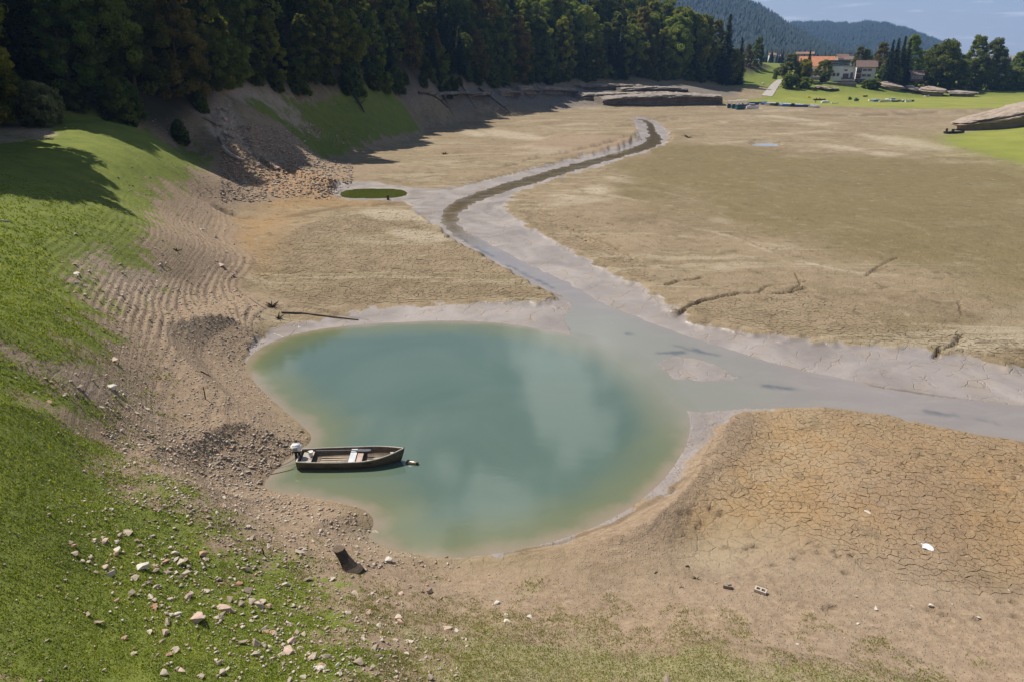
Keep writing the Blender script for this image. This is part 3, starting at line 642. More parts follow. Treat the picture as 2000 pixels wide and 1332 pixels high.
def leafmat(name, c1, c2, trans=.45, hue=.06):
    m, t, out = newmat(name); g = G(t)
    tcn = g.n('ShaderNodeTexCoord'); oi = g.n('ShaderNodeObjectInfo').outputs['Random']
    n = g.noise(tcn.outputs['Object'], .45, 3, .6); f = g.m('ADD', g.m('MULTIPLY', n, .9), g.m('MULTIPLY', oi, .5))
    at = g.attr('tint'); f = g.m('ADD', f, g.m('MULTIPLY', at, .5))
    c = g.mix(g.mr(f, .25, 1.1), c1, c2)
    hs = g.n('ShaderNodeHueSaturation'); g.set(hs.inputs['Hue'], g.mr(oi, 0, 1, .5-hue*.5, .5+hue*.35)); g.set(hs.inputs['Value'], g.mr(g.m('FRACT', g.m('MULTIPLY', oi, 7.3)), 0, 1, .7, 1.25)); g.set(hs.inputs['Color'], c)
    d = g.n('ShaderNodeBsdfPrincipled'); g.set(d.inputs['Base Color'], hs.outputs[0]); d.inputs['Roughness'].default_value = .7; d.inputs['Specular IOR Level'].default_value = .25
    tr = g.n('ShaderNodeBsdfTranslucent'); g.set(tr.inputs[0], g.mix(.5, hs.outputs[0], (.42, .46, .04)))
    ms = g.n('ShaderNodeMixShader'); ms.inputs[0].default_value = trans
    t.links.new(d.outputs[0], ms.inputs[1]); t.links.new(tr.outputs[0], ms.inputs[2]); t.links.new(ms.outputs[0], out.inputs[0]); return m
M_leaf = {'dark': leafmat('leaves_dark_green', (.014, .03, .009), (.12, .165, .032)),
          'mid': leafmat('leaves_mid_green', (.032, .06, .012), (.21, .255, .042)),
          'yellow': leafmat('leaves_yellow_green', (.07, .10, .016), (.34, .33, .045)),
          'olive': leafmat('leaves_autumn_olive', (.06, .055, .016), (.23, .17, .045)),
          'silver': leafmat('leaves_silver_green', (.10, .125, .06), (.17, .19, .10)),
          'needle': leafmat('spruce_needles', (.010, .022, .010), (.028, .045, .018), .12)}
M_bark = simple('bark', (.10, .08, .06), .95, .3, 4, .6)
def cone_wood(name, pts, hs, mat, n=5):
    K = len(pts); ph = rng.uniform(0, 6.28, K); V = np.zeros((K, n*2+1, 3)); rad = hs*rng.uniform(.17, .27, K)
    for j in range(n):
        a = ph+2*math.pi*j/n; q = rad*rng.uniform(.75, 1.25, K)
        V[:, j, 0] = pts[:,0]+np.cos(a)*q; V[:, j, 1] = pts[:,1]+np.sin(a)*q; V[:, j, 2] = pts[:,2]-1
        q = rad*.62*rng.uniform(.7, 1.3, K); V[:, n+j, 0] = pts[:,0]+np.cos(a+.4)*q; V[:, n+j, 1] = pts[:,1]+np.sin(a+.4)*q; V[:, n+j, 2] = pts[:,2]+hs*rng.uniform(.4, .55, K)
    V[:, 2*n] = pts; V[:, 2*n, 2] += hs
    f = []
    for j in range(n):
        k = (j+1) % n; f += [(j, k, n+k), (j, n+k, n+j), (n+j, n+k, 2*n)]
    f = np.array(f); Fa = (f[None]+np.arange(K)[:, None, None]*(2*n+1)).reshape(-1, 3)
    me = npmesh(name, V.reshape(-1, 3), Fa, mat, False); fattr(me, 'tint', np.repeat(rng.uniform(-.6, .9, K), 2*n+1))
    o = bpy.data.objects.new(name, me); COL.objects.link(o); tag(o, kind='stuff', label=None); return o
M_far = leafmat('far_conifer_wood', (.010, .024, .024), (.018, .036, .032), .06)  # blue-green tint puts part of the distance haze into the colour
Vm1 = mountain('mountain', [(700,-60),(900,-75),(1050,-60),(1180,-42),(1250,-25),(1330,-12),(1400,-4),(1440,2),(1480,16),(1510,36),(1540,56),(1570,72),(1600,88),(1640,104),(1700,124),(1760,134)], 1900, 900)
Vm2 = mountain('mountain', [(1400,70),(1480,62),(1540,52),(1580,49),(1620,50),(1660,53),(1700,48),(1740,54),(1780,66),(1810,78),(1840,90),(1865,104),(1880,116),(1920,126),(1960,132),(2050,136)], 3000, 1100)
def scatter_on(V, K, hmin, hmax, name):
    n, mm = V.shape[:2]; i = rng.uniform(0, n*.56, K); j = rng.uniform(0, mm-1.01, K); i0 = i.astype(int); j0 = j.astype(int); fi = (i-i0)[:,None]; fj = (j-j0)[:,None]
    p = (V[i0,j0]*(1-fj)+V[i0,j0+1]*fj)*(1-fi)+(V[i0+1,j0]*(1-fj)+V[i0+1,j0+1]*fj)*fi
    p = p[p[:,2] > 8]; return cone_wood(name, p, rng.uniform(hmin, hmax, len(p)), M_far, 4)
tag(scatter_on(Vm1, 34000, 8, 17, 'mountain_wood'), 'dark blue green conifer forest covering the nearer mountain', 'forest')
tag(scatter_on(Vm2, 30000, 10, 19, 'mountain_wood'), 'hazy blue conifer forest covering the farther mountain', 'forest')

# ------------------------------------------------------------------ haze
hz_m = bpy.data.materials.new('haze_air'); hz_m.use_nodes = True; t = hz_m.node_tree
for n in list(t.nodes): t.nodes.remove(n)
o_ = t.nodes.new('ShaderNodeOutputMaterial'); pv = t.nodes.new('ShaderNodeVolumePrincipled')
pv.inputs['Color'].default_value = (.30, .54, 1.0, 1); pv.inputs['Density'].default_value = .00014; pv.inputs['Anisotropy'].default_value = .15
t.links.new(pv.outputs[0], o_.inputs['Volume'])
hb = MB(); hb.box((0, 0, 218), (9600, 9600, 450)); hzo = hb.build('haze', hz_m); tag(hzo, kind='stuff')
hzo.visible_shadow = True

# ------------------------------------------------------------------ trees
def leaf_mesh(name, cents, rads, per, size, mat, droop=0, flat=.8):
    """many small leaf-cluster faces spread through clump volumes"""
    C = np.repeat(np.array(cents), per, 0); Rr = np.repeat(np.array(rads), per); K = len(C)
    d = rng.normal(size=(K, 3)); d /= np.linalg.norm(d, axis=1)[:, None]; rad = rng.uniform(.35, 1.0, K)**.6
    p = C + d*(Rr*rad)[:, None]*np.array([1, 1, flat]); p[:, 2] -= droop*rng.uniform(0, 1, K)*Rr
    nrm = d*.7 + rng.normal(size=(K, 3))*.6 + np.array([0, 0, .45]); nrm /= np.linalg.norm(nrm, axis=1)[:, None]
    a = np.cross(nrm, rng.normal(size=(K, 3))); a /= np.linalg.norm(a, axis=1)[:, None]; b = np.cross(nrm, a)
    s = (size*rng.uniform(.6, 1.35, K))[:, None]
    V = np.stack([p-a*s, p-b*s*.6+nrm*s*.12, p+a*s, p+b*s*.6-nrm*s*.1], 1).reshape(-1, 3)
    me = npmesh(name, V, np.arange(K*4).reshape(K, 4), mat); fattr(me, 'tint', np.repeat(np.repeat(rng.uniform(-1.1, 1.3, len(cents)), per), 4))
    return me
def trunk_mesh(name, h, r, limbs, lean=.03):
    m = MB(); pts = [(math.sin(i*1.3)*lean*h*.3, math.cos(i*1.7)*lean*h*.3, h*i/6) for i in range(7)]; pts[0] = (0, 0, -.8)
    m.tube(pts, [r*1.25]+[r*(1-.14*i) for i in range(1, 7)], 7)
    for z, a, l in limbs:
        x0, y0 = np.interp(z, [q[2] for q in pts], [q[0] for q in pts]), np.interp(z, [q[2] for q in pts], [q[1] for q in pts])
        m.tube([(x0, y0, z), (x0+math.cos(a)*l*.5, y0+math.sin(a)*l*.5, z+l*.35), (x0+math.cos(a)*l, y0+math.sin(a)*l, z+l*.8)], [r*.38, r*.22, r*.06], 5)
    me = bpy.data.meshes.new(name); me.from_pydata(m.v, [], m.f); me.materials.append(M_bark); return me
def broad_crown(seed, h, w, shape='round', low=.12):
    rs = np.random.default_rng(seed); cs = []; rd = []
    nC = 150
    while len(cs) < nC:
        z = rs.uniform(low, 1.0); a = rs.uniform(0, 2*math.pi)
        t = (z-low)/(1-low)
        if shape == 'round': env = math.sqrt(max(0, 1-(2*t-1)**2*.92))*(.8+.2*math.sin(a*3+seed))
        elif shape == 'tall': env = (.55+.45*math.sin(math.pi*min(1, t*1.1+.15)))*(1-max(0, t-.75)*2.2)
        else: env = math.sqrt(max(0, 1-t))*(1.05-.3*(1-t))
        q = rs.uniform(.25, 1)**.5*env
        cs.append((math.cos(a)*q*w/2, math.sin(a)*q*w/2, z*h*.95)); rd.append(w*rs.uniform(.06, .125))
    return cs, rd
PROTO = {}
def proto_broad(key, seed, h, w, shape, mat, size=.24, per=150, low=.12):
    cs, rd = broad_crown(seed, h, w, shape, low)
    cr = leaf_mesh('crown', cs, rd, per, size, M_leaf[mat]); rs = random.Random(seed)
    limbs = [(h*rs.uniform(.2, .6), rs.uniform(0, 6.28), w*.32) for _ in range(6)]
    PROTO[key] = (trunk_mesh('trunk', h*.85, h*.016, limbs), cr, h)
def proto_spruce(key, seed, h, w, mat='needle', low=.04):
    rs = np.random.default_rng(seed); cs = []; n = int(h*2.4)
    P_, T = [], []
    V = []
    for i in range(n):
        t = low+(1-low)*i/n; z = t*h; rad = w/2*(1-t)**.85*rs.uniform(.8, 1.15)+.15
        nb = max(5, int(13*(1-t))+3)
        for j in range(nb):
            a = 2*math.pi*(j+rs.uniform(-.3, .3))/nb + i*.7; L_ = rad*rs.uniform(.75, 1.15); m_ = max(4, int(L_*7))
            for k in range(m_):
                q = (k+rs.uniform(0, 1))/m_; zz = z - q*L_*.38 + (q**3)*L_*.12 + rs.uniform(-.1, .1); wv = (1-q)*.35+.12
                P_.append((math.cos(a)*q*L_+rs.normal()*wv*.6, math.sin(a)*q*L_+rs.normal()*wv*.6, zz-rs.uniform(0, .35), a)); T.append(rs.uniform(-.4, .6))
    P_ = np.array(P_); K = len(P_); a = P_[:, 3]; p = P_[:, :3]
    o = np.stack([np.cos(a), np.sin(a), -.35+0*a], 1)+rs.normal(size=(K, 3))*.3; o /= np.linalg.norm(o, axis=1)[:, None]
    s_ = np.cross(o, np.array([0, 0, 1.])+rs.normal(size=(K, 3))*.35); s_ /= np.linalg.norm(s_, axis=1)[:, None]; sc = rs.uniform(.25, .5, K)[:, None]
    V = np.stack([p-o*sc, p+s_*sc*.55-np.array([0, 0, .12]), p+o*sc, p-s_*sc*.55-np.array([0, 0, .12])], 1).reshape(-1, 3)
    me = npmesh('crown', V, np.arange(K*4).reshape(K, 4), M_leaf[mat]); fattr(me, 'tint', np.repeat(T, 4))
    PROTO[key] = (trunk_mesh('trunk', h*.95, h*.012, [], .01), me, h)
proto_broad('b_dark', 1, 22, 11, 'tall', 'dark', low=.02); proto_broad('b_dark2', 2, 20, 12, 'round', 'dark', low=.05)
proto_broad('b_mid', 3, 21, 11, 'tall', 'mid', low=.02); proto_broad('b_mid2', 4, 18, 13, 'round', 'mid', low=.05)
proto_broad('b_yel', 5, 20, 10, 'tall', 'yellow', low=.02); proto_broad('b_yel2', 6, 16, 12, 'round', 'yellow', low=.06)
proto_broad('b_olive', 8, 21, 11, 'tall', 'olive', low=.02); proto_broad('b_cone', 9, 12, 8, 'cone', 'mid', per=110, low=.05)
proto_broad('b_silver', 10, 22, 11, 'tall', 'silver')
proto_broad('shrub_dark', 14, 4.4, 4.4, 'cone', 'dark', .17, 70, -.05); proto_broad('b_near', 15, 19, 13, 'round', 'mid', .26, 170, .2); proto_broad('shrub', 12, 3.6, 4.4, 'round', 'mid', .14, 90, -.1); proto_broad('shrub_silver', 13, 3.8, 4.6, 'round', 'silver', .14, 90, -.1)
proto_spruce('s1', 21, 24, 8); proto_spruce('s2', 22, 20, 7); proto_spruce('s3', 23, 22, 6)
for k, (t_, c, h) in PROTO.items(): pass
def tree(key, x, y, h, label, group=None, name='broadleaf_tree', z=None, cat='tree', wide=1.0):
    tm, cm_, ph = PROTO[key]; s = h/ph
    if z is None: z = colz(x, y)
    e = empty(name, (x, y, z-.15), random.uniform(0, 6.28), label, cat, group); e.scale = (s*wide, s*wide, s)
    for nm, me in (('trunk', tm), ('crown', cm_)):
        o = bpy.data.objects.new(nm, me); COL.objects.link(o); o.parent = e
    return e
# forest wall along the left bank, several rows up the hill
TL = TREELINE; seg = np.linalg.norm(np.diff(TL, axis=0), axis=1); cum = np.concatenate([[0], np.cumsum(seg)])
def tl_at(s):
    i = min(np.searchsorted(cum, s, side='right')-1, len(seg)-1); f = (s-cum[i])/seg[i]; p = TL[i]+(TL[i+1]-TL[i])*f; d = (TL[i+1]-TL[i])/seg[i]
    return p, np.array([-d[1], d[0]])
for row, (off, sp) in enumerate(((3.6, 5.6), (9.5, 7.0), (18, 8.6), (27, 10), (40, 13))):
    s = random.uniform(0, sp)
    while s < cum[-1]-1:
        p, nrm = tl_at(s); q = p + nrm*(off+random.uniform(-2, 2)); s += sp*random.uniform(.75, 1.3)
        far = np.clip((q[0]-20)/90, 0, 1)
        if q[0] > 95 and row > 1: continue
        h = random.uniform(17, 25)*(1.0 if row else .85)*(1.08 if q[0] > -20 else .9)
        if -42 < q[0] < 5 and 110 < q[1] < 250 and row < 2: h *= .74
        w = random.random()
        if w < .22-.14*far: key = random.choice(['s1', 's2', 's3'])
        elif w < .55-.45*far: key = random.choice(['b_dark', 'b_dark2'])
        elif w < .80-.30*far: key = random.choice(['b_mid', 'b_mid2'])
        elif w < .92-.12*far: key = random.choice(['b_yel', 'b_yel2'])
        else: key = 'b_olive'
        where = 'the left bank' if q[0] < -30 else 'the bank above the rock ledges' if q[0] < 50 else 'the far end of the forest'
        lab = {'s': 'dark spruce', 'b_d': 'dark green broadleaf tree', 'b_m': 'mid green broadleaf tree', 'b_y': 'yellow green broadleaf tree', 'b_o': 'olive brown broadleaf tree'}[key[:1] if key[0] == 's' else key[:3]]
        rw = 'in front on ' if row == 0 else 'behind the front row on '
        tree(key, q[0], q[1], h, f'{lab} {rw}{where}', f'{lab}s {rw}{where}', 'spruce_tree' if key[0] == 's' else 'broadleaf_tree')
# understorey along the edge
s = 0
while s < cum[-1]-4:
    p, nrm = tl_at(s); q = p+nrm*random.uniform(.0, 2.8); s += random.uniform(3.0, 7.5)
    where = 'above the green slope' if q[0] < -30 else 'above the rock ledges'
    tree(random.choice(['shrub', 'shrub_dark', 'shrub_dark']), q[0], q[1], random.uniform(2.2, 6.5), f'shaded shrub at the foot of the forest edge {where}', f'shrubs along the forest edge {where}', 'shrub', cat='shrub')
exec_trees = True
def tpx(key, px, py, hpx, label, name='broadleaf_tree', cat='tree', wide=1.0, r=None, group=None):
    if r is not None:
        qq = H3(px, py)
        if qq is not None and abs(math.hypot(qq.x, qq.y)-r) < .13*r: r = None
    if r is None:
        q = H3(px, py)
        if q is None: q, z = PR(px, py, 420); q = Vector((q[0], q[1], z))
    else: q, z = PR(px, py, r); q = Vector((q[0], q[1], z))
    dist = math.hypot(q.x, q.y)/math.cos(math.atan2(q.x, q.y)); dep = dist*math.cos(PITCH)+ (CAM_H-q.z)*math.sin(PITCH)
    zg = colz(q.x, q.y)
    return tree(key, q.x, q.y, hpx*dep/F + max(0, q.z-zg), label, group, name, z=zg, cat=cat, wide=wide)
tpx('s1', 1412, 165, 117, 'tall dark spruce near the right end of the forest wall', 'spruce_tree', r=335)
tpx('s3', 1440, 165, 78, 'narrow dark spruce ending the forest wall beside the meadow', 'spruce_tree', r=335)
tpx('b_yel2', 1428, 165, 60, 'yellow green tree between the two dark spruces at the forest end', r=342)
tpx('b_dark', 1477, 131, 50, 'lone dark round-topped tree above the meadow by the farmhouse', r=440)
tpx('b_olive', 1458, 130, 38, 'brownish tree left of the lone dark tree by the farmhouse', r=450)
tpx('b_silver', 1540, 160, 46, 'pale feathery willow left of the orange-roofed building', r=392, wide=1.6)
tpx('b_cone', 1513, 155, 15, 'small dark round bush on the meadow beside the boat ramp', 'shrub', 'shrub', r=388)
tpx('b_yel2', 1568, 162, 38, 'bright green tree in front of the orange-roofed building', r=392, wide=1.1)
tpx('b_mid2', 1608, 162, 36, 'round dark tree left of the white modern building', r=392, wide=1.2)
tpx('b_dark2', 1625, 150, 22, 'dark tree touching the side of the grey upper block', r=398)
tpx('s2', 1580, 122, 20, 'pointed dark conifer standing against the orange roof', 'spruce_tree', r=396)
tpx('s2', 1563, 128, 12, 'little dark conifer at the left end of the orange roof', 'spruce_tree', r=396)
tpx('b_olive', 1672, 150, 46, 'dark olive tree behind the left corner of the white chalet', r=425)
tpx('b_mid', 1685, 150, 42, 'rounded brown green tree rising above the white chalet roof', r=425)
tpx('b_olive', 1712, 165, 62, 'brownish green tree right of the white chalet', r=418)
for i, (px, hp) in enumerate(((1728, 70), (1738, 72), (1750, 74), (1760, 70))):
    tpx('s1', px, 172, hp, 'dark spruce in the tight clump right of the white chalet', 'spruce_tree', r=422+i*3, group='spruces in the tight clump right of the white chalet')
tpx('b_mid', 1768, 170, 74, 'tall green tree at the right edge of the spruce clump', r=430)
tpx('b_cone', 1742, 173, 36, 'bushy green tree in front of the spruce clump', r=412, wide=1.3)
tpx('b_cone', 1722, 170, 34, 'dark bushy tree just right of the white chalet', r=410, wide=1.3)
tpx('b_cone', 1770, 172, 36, 'small conical green tree left of the brown-roofed cabin', r=410)
tpx('s2', 1795, 155, 38, 'dark conifer behind the brown-roofed cabin', 'spruce_tree', r=450)
tpx('b_cone', 1783, 168, 28, 'low green tree hiding the left end of the cabin', r=405)
tpx('b_yel', 1818, 170, 36, 'light green tree right of the brown-roofed cabin', r=410, wide=1.2)
tpx('b_mid2', 1808, 170, 55, 'broad green tree behind the right side of the cabin', r=425)
tpx('b_mid2', 1832, 175, 68, 'large rounded green tree between the cabin and the pale poplars', r=428, wide=1.1)
tpx('b_dark2', 1850, 176, 52, 'dark broad tree with its crown down to the bank right of the cabin', r=424, wide=1.2)
tpx('b_mid', 1892, 176, 72, 'tall tree with two rounded heads left of the pale poplar', r=432)
tpx('b_silver', 1925, 177, 68, 'pale loose-crowned poplar on the right bank', r=432, wide=1.1)
tpx('b_silver', 1940, 177, 55, 'smaller pale tree at the right foot of the poplar', r=436, wide=1.1)
tpx('b_mid2', 1905, 177, 40, 'bushy tree filling the foot of the tall tree and poplar', r=426, wide=1.2)
tpx('b_mid2', 1870, 176, 40, 'middle-sized tree left of the two-headed tall tree', r=440, wide=1.2)
tpx('b_mid', 1978, 172, 46, 'rounded green tree before the distant village', r=470, wide=1.1)
tpx('b_dark2', 1998, 172, 36, 'dark tree at the right edge of the photo', r=480)
for i, px in enumerate((1950, 1962, 1988, 2008, 2030, 2060)): tpx('shrub', px, 176, 20+(i % 3)*4, 'low green bush in the hedge on the far right bank', 'shrub', 'shrub', r=452, wide=1.7, group='hedge bushes on the far right bank')
tpx('shrub', 1540, 173, 24, 'round green bush right of the boat ramp', 'shrub', 'shrub', wide=1.1, r=378)
tpx('shrub', 1572, 173, 18, 'low round bush below the terrace', 'shrub', 'shrub', wide=1.3, r=378)
tpx('shrub', 1701, 174, 15, 'wide low bush below the white chalet', 'shrub', 'shrub', wide=1.7, r=395)
tpx('shrub_silver', 1525, 148, 14, 'grey green bush left of the willow', 'shrub', 'shrub', wide=1.6, r=410)
# far-off wood band behind the village
K = 2600; a = rng.uniform(R_(9), R_(42), K); r_ = rng.uniform(620, 1500, K)
x_, y_ = np.sin(a)*r_, np.cos(a)*r_; z_ = colzv(x_, y_)[0]
keep = fbm(x_, y_, 130, 2) > -.12
tag(cone_wood('far_wood', np.stack([x_, y_, z_], 1)[keep], rng.uniform(6, 13, keep.sum()), M_far, 6), 'wooded country with hedges behind the lakeside houses', 'wood')
# near left broadleaf with hanging willow
q = H3(70, 236)
tree('b_near', -59, 76, 17, 'leafy green tree with sunlit clumps at the upper left corner')
tree('b_near', -51, 62, 26, 'tall leafy tree just outside the left edge shading the slope')
tree('b_near', -60, 56, 26, 'leafy tree left of the slope beyond the picture edge')
tree('b_near', -46.5, 54, 24, 'leafy tree beyond the left edge whose shadow streaks down the slope')
tree('b_near', -58, 67, 27, 'tall tree behind the leafy trees at the left corner')
tree('b_yel2', -54.5, 76, 9, 'small yellow green willow-like tree leaning out of the left forest edge')
tree('shrub_silver', -51, 77.5, 4.5, 'pale green bush at the foot of the small yellow willow-like tree', name='shrub', cat='shrub')
#@@PART2
# ------------------------------------------------------------------ mud plates between shrinkage cracks
plate_attrs = tuple(k for k in GA if k not in ('dwat', 'gord', 'dark', 'crack'))
plates = []
for zi, (zone, sp) in enumerate(zip(CRACKZ, (.27, .44, .42, .52))):
    lo, hi = zone.min(0), zone.max(0)
    if zi == 0: hi = np.minimum(hi, [26, 40])
    if zi == 2: hi = np.minimum(hi, [44, 70])
    gx, gy = np.meshgrid(np.arange(lo[0], hi[0], sp), np.arange(lo[1], hi[1], sp))
    gx = gx.ravel()+rng.uniform(-.44, .44, gx.size)*sp; gy = gy.ravel()+rng.uniform(-.44, .44, gy.size)*sp
    keep = sdf(zone, gx, gy) > -.4; gx, gy = gx[keep], gy[keep]
    _, i, j = colzv(gx, gy); ck = GA['crack'][j, i]
    res = mgeo.delaunay_2d_cdt([Vector((a, b)) for a, b in zip(gx.tolist(), gy.tolist())], [], [], 0, 1e-5)
    vs, fs = res[0], res[2]; inc = {}
    for f in fs:
        a, b, c = vs[f[0]], vs[f[1]], vs[f[2]]
        d = 2*(a.x*(b.y-c.y)+b.x*(c.y-a.y)+c.x*(a.y-b.y))
        if abs(d) < 1e-9: continue
        a2, b2, c2 = a.length_squared, b.length_squared, c.length_squared
        cc = ((a2*(b.y-c.y)+b2*(c.y-a.y)+c2*(a.y-b.y))/d, (a2*(c.x-b.x)+b2*(a.x-c.x)+c2*(b.x-a.x))/d)
        for k in f: inc.setdefault(k, []).append(cc)
    for k, cs in inc.items():
        if len(cs) < 4: continue
        c = np.mean(cs, 0)
        if max(math.hypot(q[0]-c[0], q[1]-c[1]) for q in cs) > sp*1.15: continue
        cs = sorted(cs, key=lambda q: math.atan2(q[1]-c[1], q[0]-c[0])); plates.append((c, cs, sp, zi))
cen = np.array([p[0] for p in plates]); cz, ci, cj = colzv(cen[:,0], cen[:,1]); ckv = GA['crack'][cj, ci]; wetv = GA['wet'][cj, ci]
pixsize = np.array([p[2] for p in plates])/np.hypot(cen[:,0], cen[:,1]); az_ = np.abs(np.arctan2(cen[:,0], cen[:,1])) < R_(36)
order = np.argsort(-(pixsize*az_*(ckv > .6)*(cen[:,1] > 14)))
indiv = set(order[:300].tolist())
SV, SF, SA = [], [], []
def ground_attr(me, X, Y, keys=plate_attrs):
    _, i, j = colzv(X, Y)
    for k in keys: fattr(me, k, GA[k][j, i])
for n, (c, cs, sp, zi) in enumerate(plates):
    if ckv[n] < .12 or wetv[n] > .5: continue
    gap = (.0085 if zi == 0 else .014)*random.uniform(.6, 1.5)*min(1, ckv[n]+.2)
    ring = []
    for a, b in zip(cs, cs[1:]+cs[:1]):
        ring.append(a); l = math.hypot(a[0]-b[0], a[1]-b[1])
        if l > sp*.35: t = random.uniform(.35, .65); ring.append((a[0]*(1-t)+b[0]*t+random.uniform(-.09, .09)*l, a[1]*(1-t)+b[1]*t+random.uniform(-.09, .09)*l))
    top, bot = [], []
    for x, y in ring:
        d = math.hypot(x-c[0], y-c[1])+1e-6; s = 1-min(.5, gap/d); X, Y = c[0]+(x-c[0])*s, c[1]+(y-c[1])*s; top.append((X, Y)); bot.append((c[0]+(x-c[0])*s*.97, c[1]+(y-c[1])*s*.97))
    k = len(top); T = np.array(top); zt = colzv(T[:,0], T[:,1])[0]; lift = (.043 if zi else .036)*ckv[n]+random.uniform(-.006, .008)
    tilt = (random.uniform(-.025, .025), random.uniform(-.025, .025))
    V = [(X, Y, z+lift+tilt[0]*(X-c[0])+tilt[1]*(Y-c[1])) for (X, Y), z in zip(top, zt)] + [(X, Y, z-.03) for (X, Y), z in zip(bot, zt)]
    V.append((c[0], c[1], cz[n]+lift+random.uniform(-.006, .004)))
    Fs = [(i, (i+1) % k, 2*k) for i in range(k)] + [(k+i, k+(i+1) % k, (i+1) % k, i) for i in range(k)]
    if n in indiv:
        me = bpy.data.meshes.new('mud_plate'); me.from_pydata(V, [], Fs); me.materials.append(M_ground); A_ = np.array(V); ground_attr(me, A_[:,0], A_[:,1])
        o = bpy.data.objects.new('mud_plate', me); COL.objects.link(o); o.parent = ground
    else:
        b0 = len(SV); SV += V; SF += [tuple(q+b0 for q in f) for f in Fs]
me = bpy.data.meshes.new('mud_plates'); me.from_pydata(SV, [], SF); me.materials.append(M_ground); A_ = np.array(SV); ground_attr(me, A_[:,0], A_[:,1])
o = bpy.data.objects.new('mud_plates', me); COL.objects.link(o); o.parent = ground; tag(o, kind='stuff')

# ------------------------------------------------------------------ stones
def stone_mat():
    m, t, out = newmat('stone'); g = G(t); tcn = g.n('ShaderNodeTexCoord'); at = g.attr('tint'); oi = g.n('ShaderNodeObjectInfo').outputs['Random']
    pos = g.n('ShaderNodeNewGeometry').outputs['Position']; n = g.noise(pos, 9, 5, .6); f = g.m('FRACT', g.m('ADD', at, oi))
    c = g.mix(f, (.30, .235, .17), (.55, .47, .38)); c = g.mix(g.mr(g.m('FRACT', g.m('MULTIPLY', f, 13.7)), .82, .95), c, (.46, .29, .20))
    c = g.mix(1.0, c, g.mr(n, .3, .7, .75, 1.15), 'MULTIPLY'); g.bsdf(out, c, .85, g.bump(g.noise(pos, 30, 4), .4, .02), .2); return m
M_stone = stone_mat()
def mono(name, c, **k): return simple(name, c, **k)
M_stone_red = mono('red_brown_stone', (.42, .215, .13), var=.3, sc=8); M_stone_pink = mono('pinkish_stone', (.48, .35, .28), var=.2, sc=8)
M_stone_pale = mono('pale_stone', (.58, .53, .46), var=.18, sc=8); M_stone_grey = mono('grey_brown_stone', (.25, .20, .15), var=.3, sc=8)
def hull(seed, n=12, flat=.6):
    rs = np.random.default_rng(seed); p = rs.normal(size=(n, 3)); p /= np.linalg.norm(p, axis=1)[:, None]; p *= rs.uniform(.75, 1.1, n)[:, None]*np.array([1, rs.uniform(.55, .85), flat*rs.uniform(.6, 1.1)])*.5
    bm = bmesh.new()
    for q in p: bm.verts.new(q)
    bmesh.ops.convex_hull(bm, input=bm.verts); bmesh.ops.triangulate(bm, faces=bm.faces)
    bmesh.ops.delete(bm, geom=[v for v in bm.verts if not v.link_faces], context='VERTS')
    bm.verts.ensure_lookup_table(); V = np.array([v.co[:] for v in bm.verts]); bm.verts.index_update(); Fx = np.array([[v.index for v in f.verts] for f in bm.faces]); bm.free(); return V, Fx
HULLS = [hull(i, random.choice((9, 11, 13)), random.choice((.35, .5, .7))) for i in range(14)]
HME = []
for V, Fx in HULLS:
    me = bpy.data.meshes.new('stone'); me.from_pydata(V.tolist(), [], Fx.tolist()); me.materials.append(M_stone); HME.append(me)
def stone(x, y, size, label, group=None, mat=None, name='stone', flat=1.0, cat='stone', sink=.12, k=None, rz=None):
    k = random.randrange(14) if k is None else k; me = HME[k]
    if mat is not None: me = me.copy(); me.materials[0] = mat
    o = bpy.data.objects.new(name, me); COL.objects.link(o); z = colz(x, y)
    zmin = HULLS[k][0][:, 2].min()
    o.location = (x, y, z - (zmin+sink*.2)*size*flat); o.scale = (size, size, size*flat); o.rotation_euler = (random.uniform(-.2, .2), random.uniform(-.2, .2), random.uniform(0, 6.28) if rz is None else rz)
    return tag(o, label, cat, group)
def mpp(q): return ((q[1])*math.cos(PITCH)+(CAM_H-q[2])*math.sin(PITCH))/F    # metres per photo pixel there
def spx(px, py, wpx, label, **k):
    q = H3(px, py); return stone(q.x, q.y, wpx*mpp(q)*1.05, label, **k)
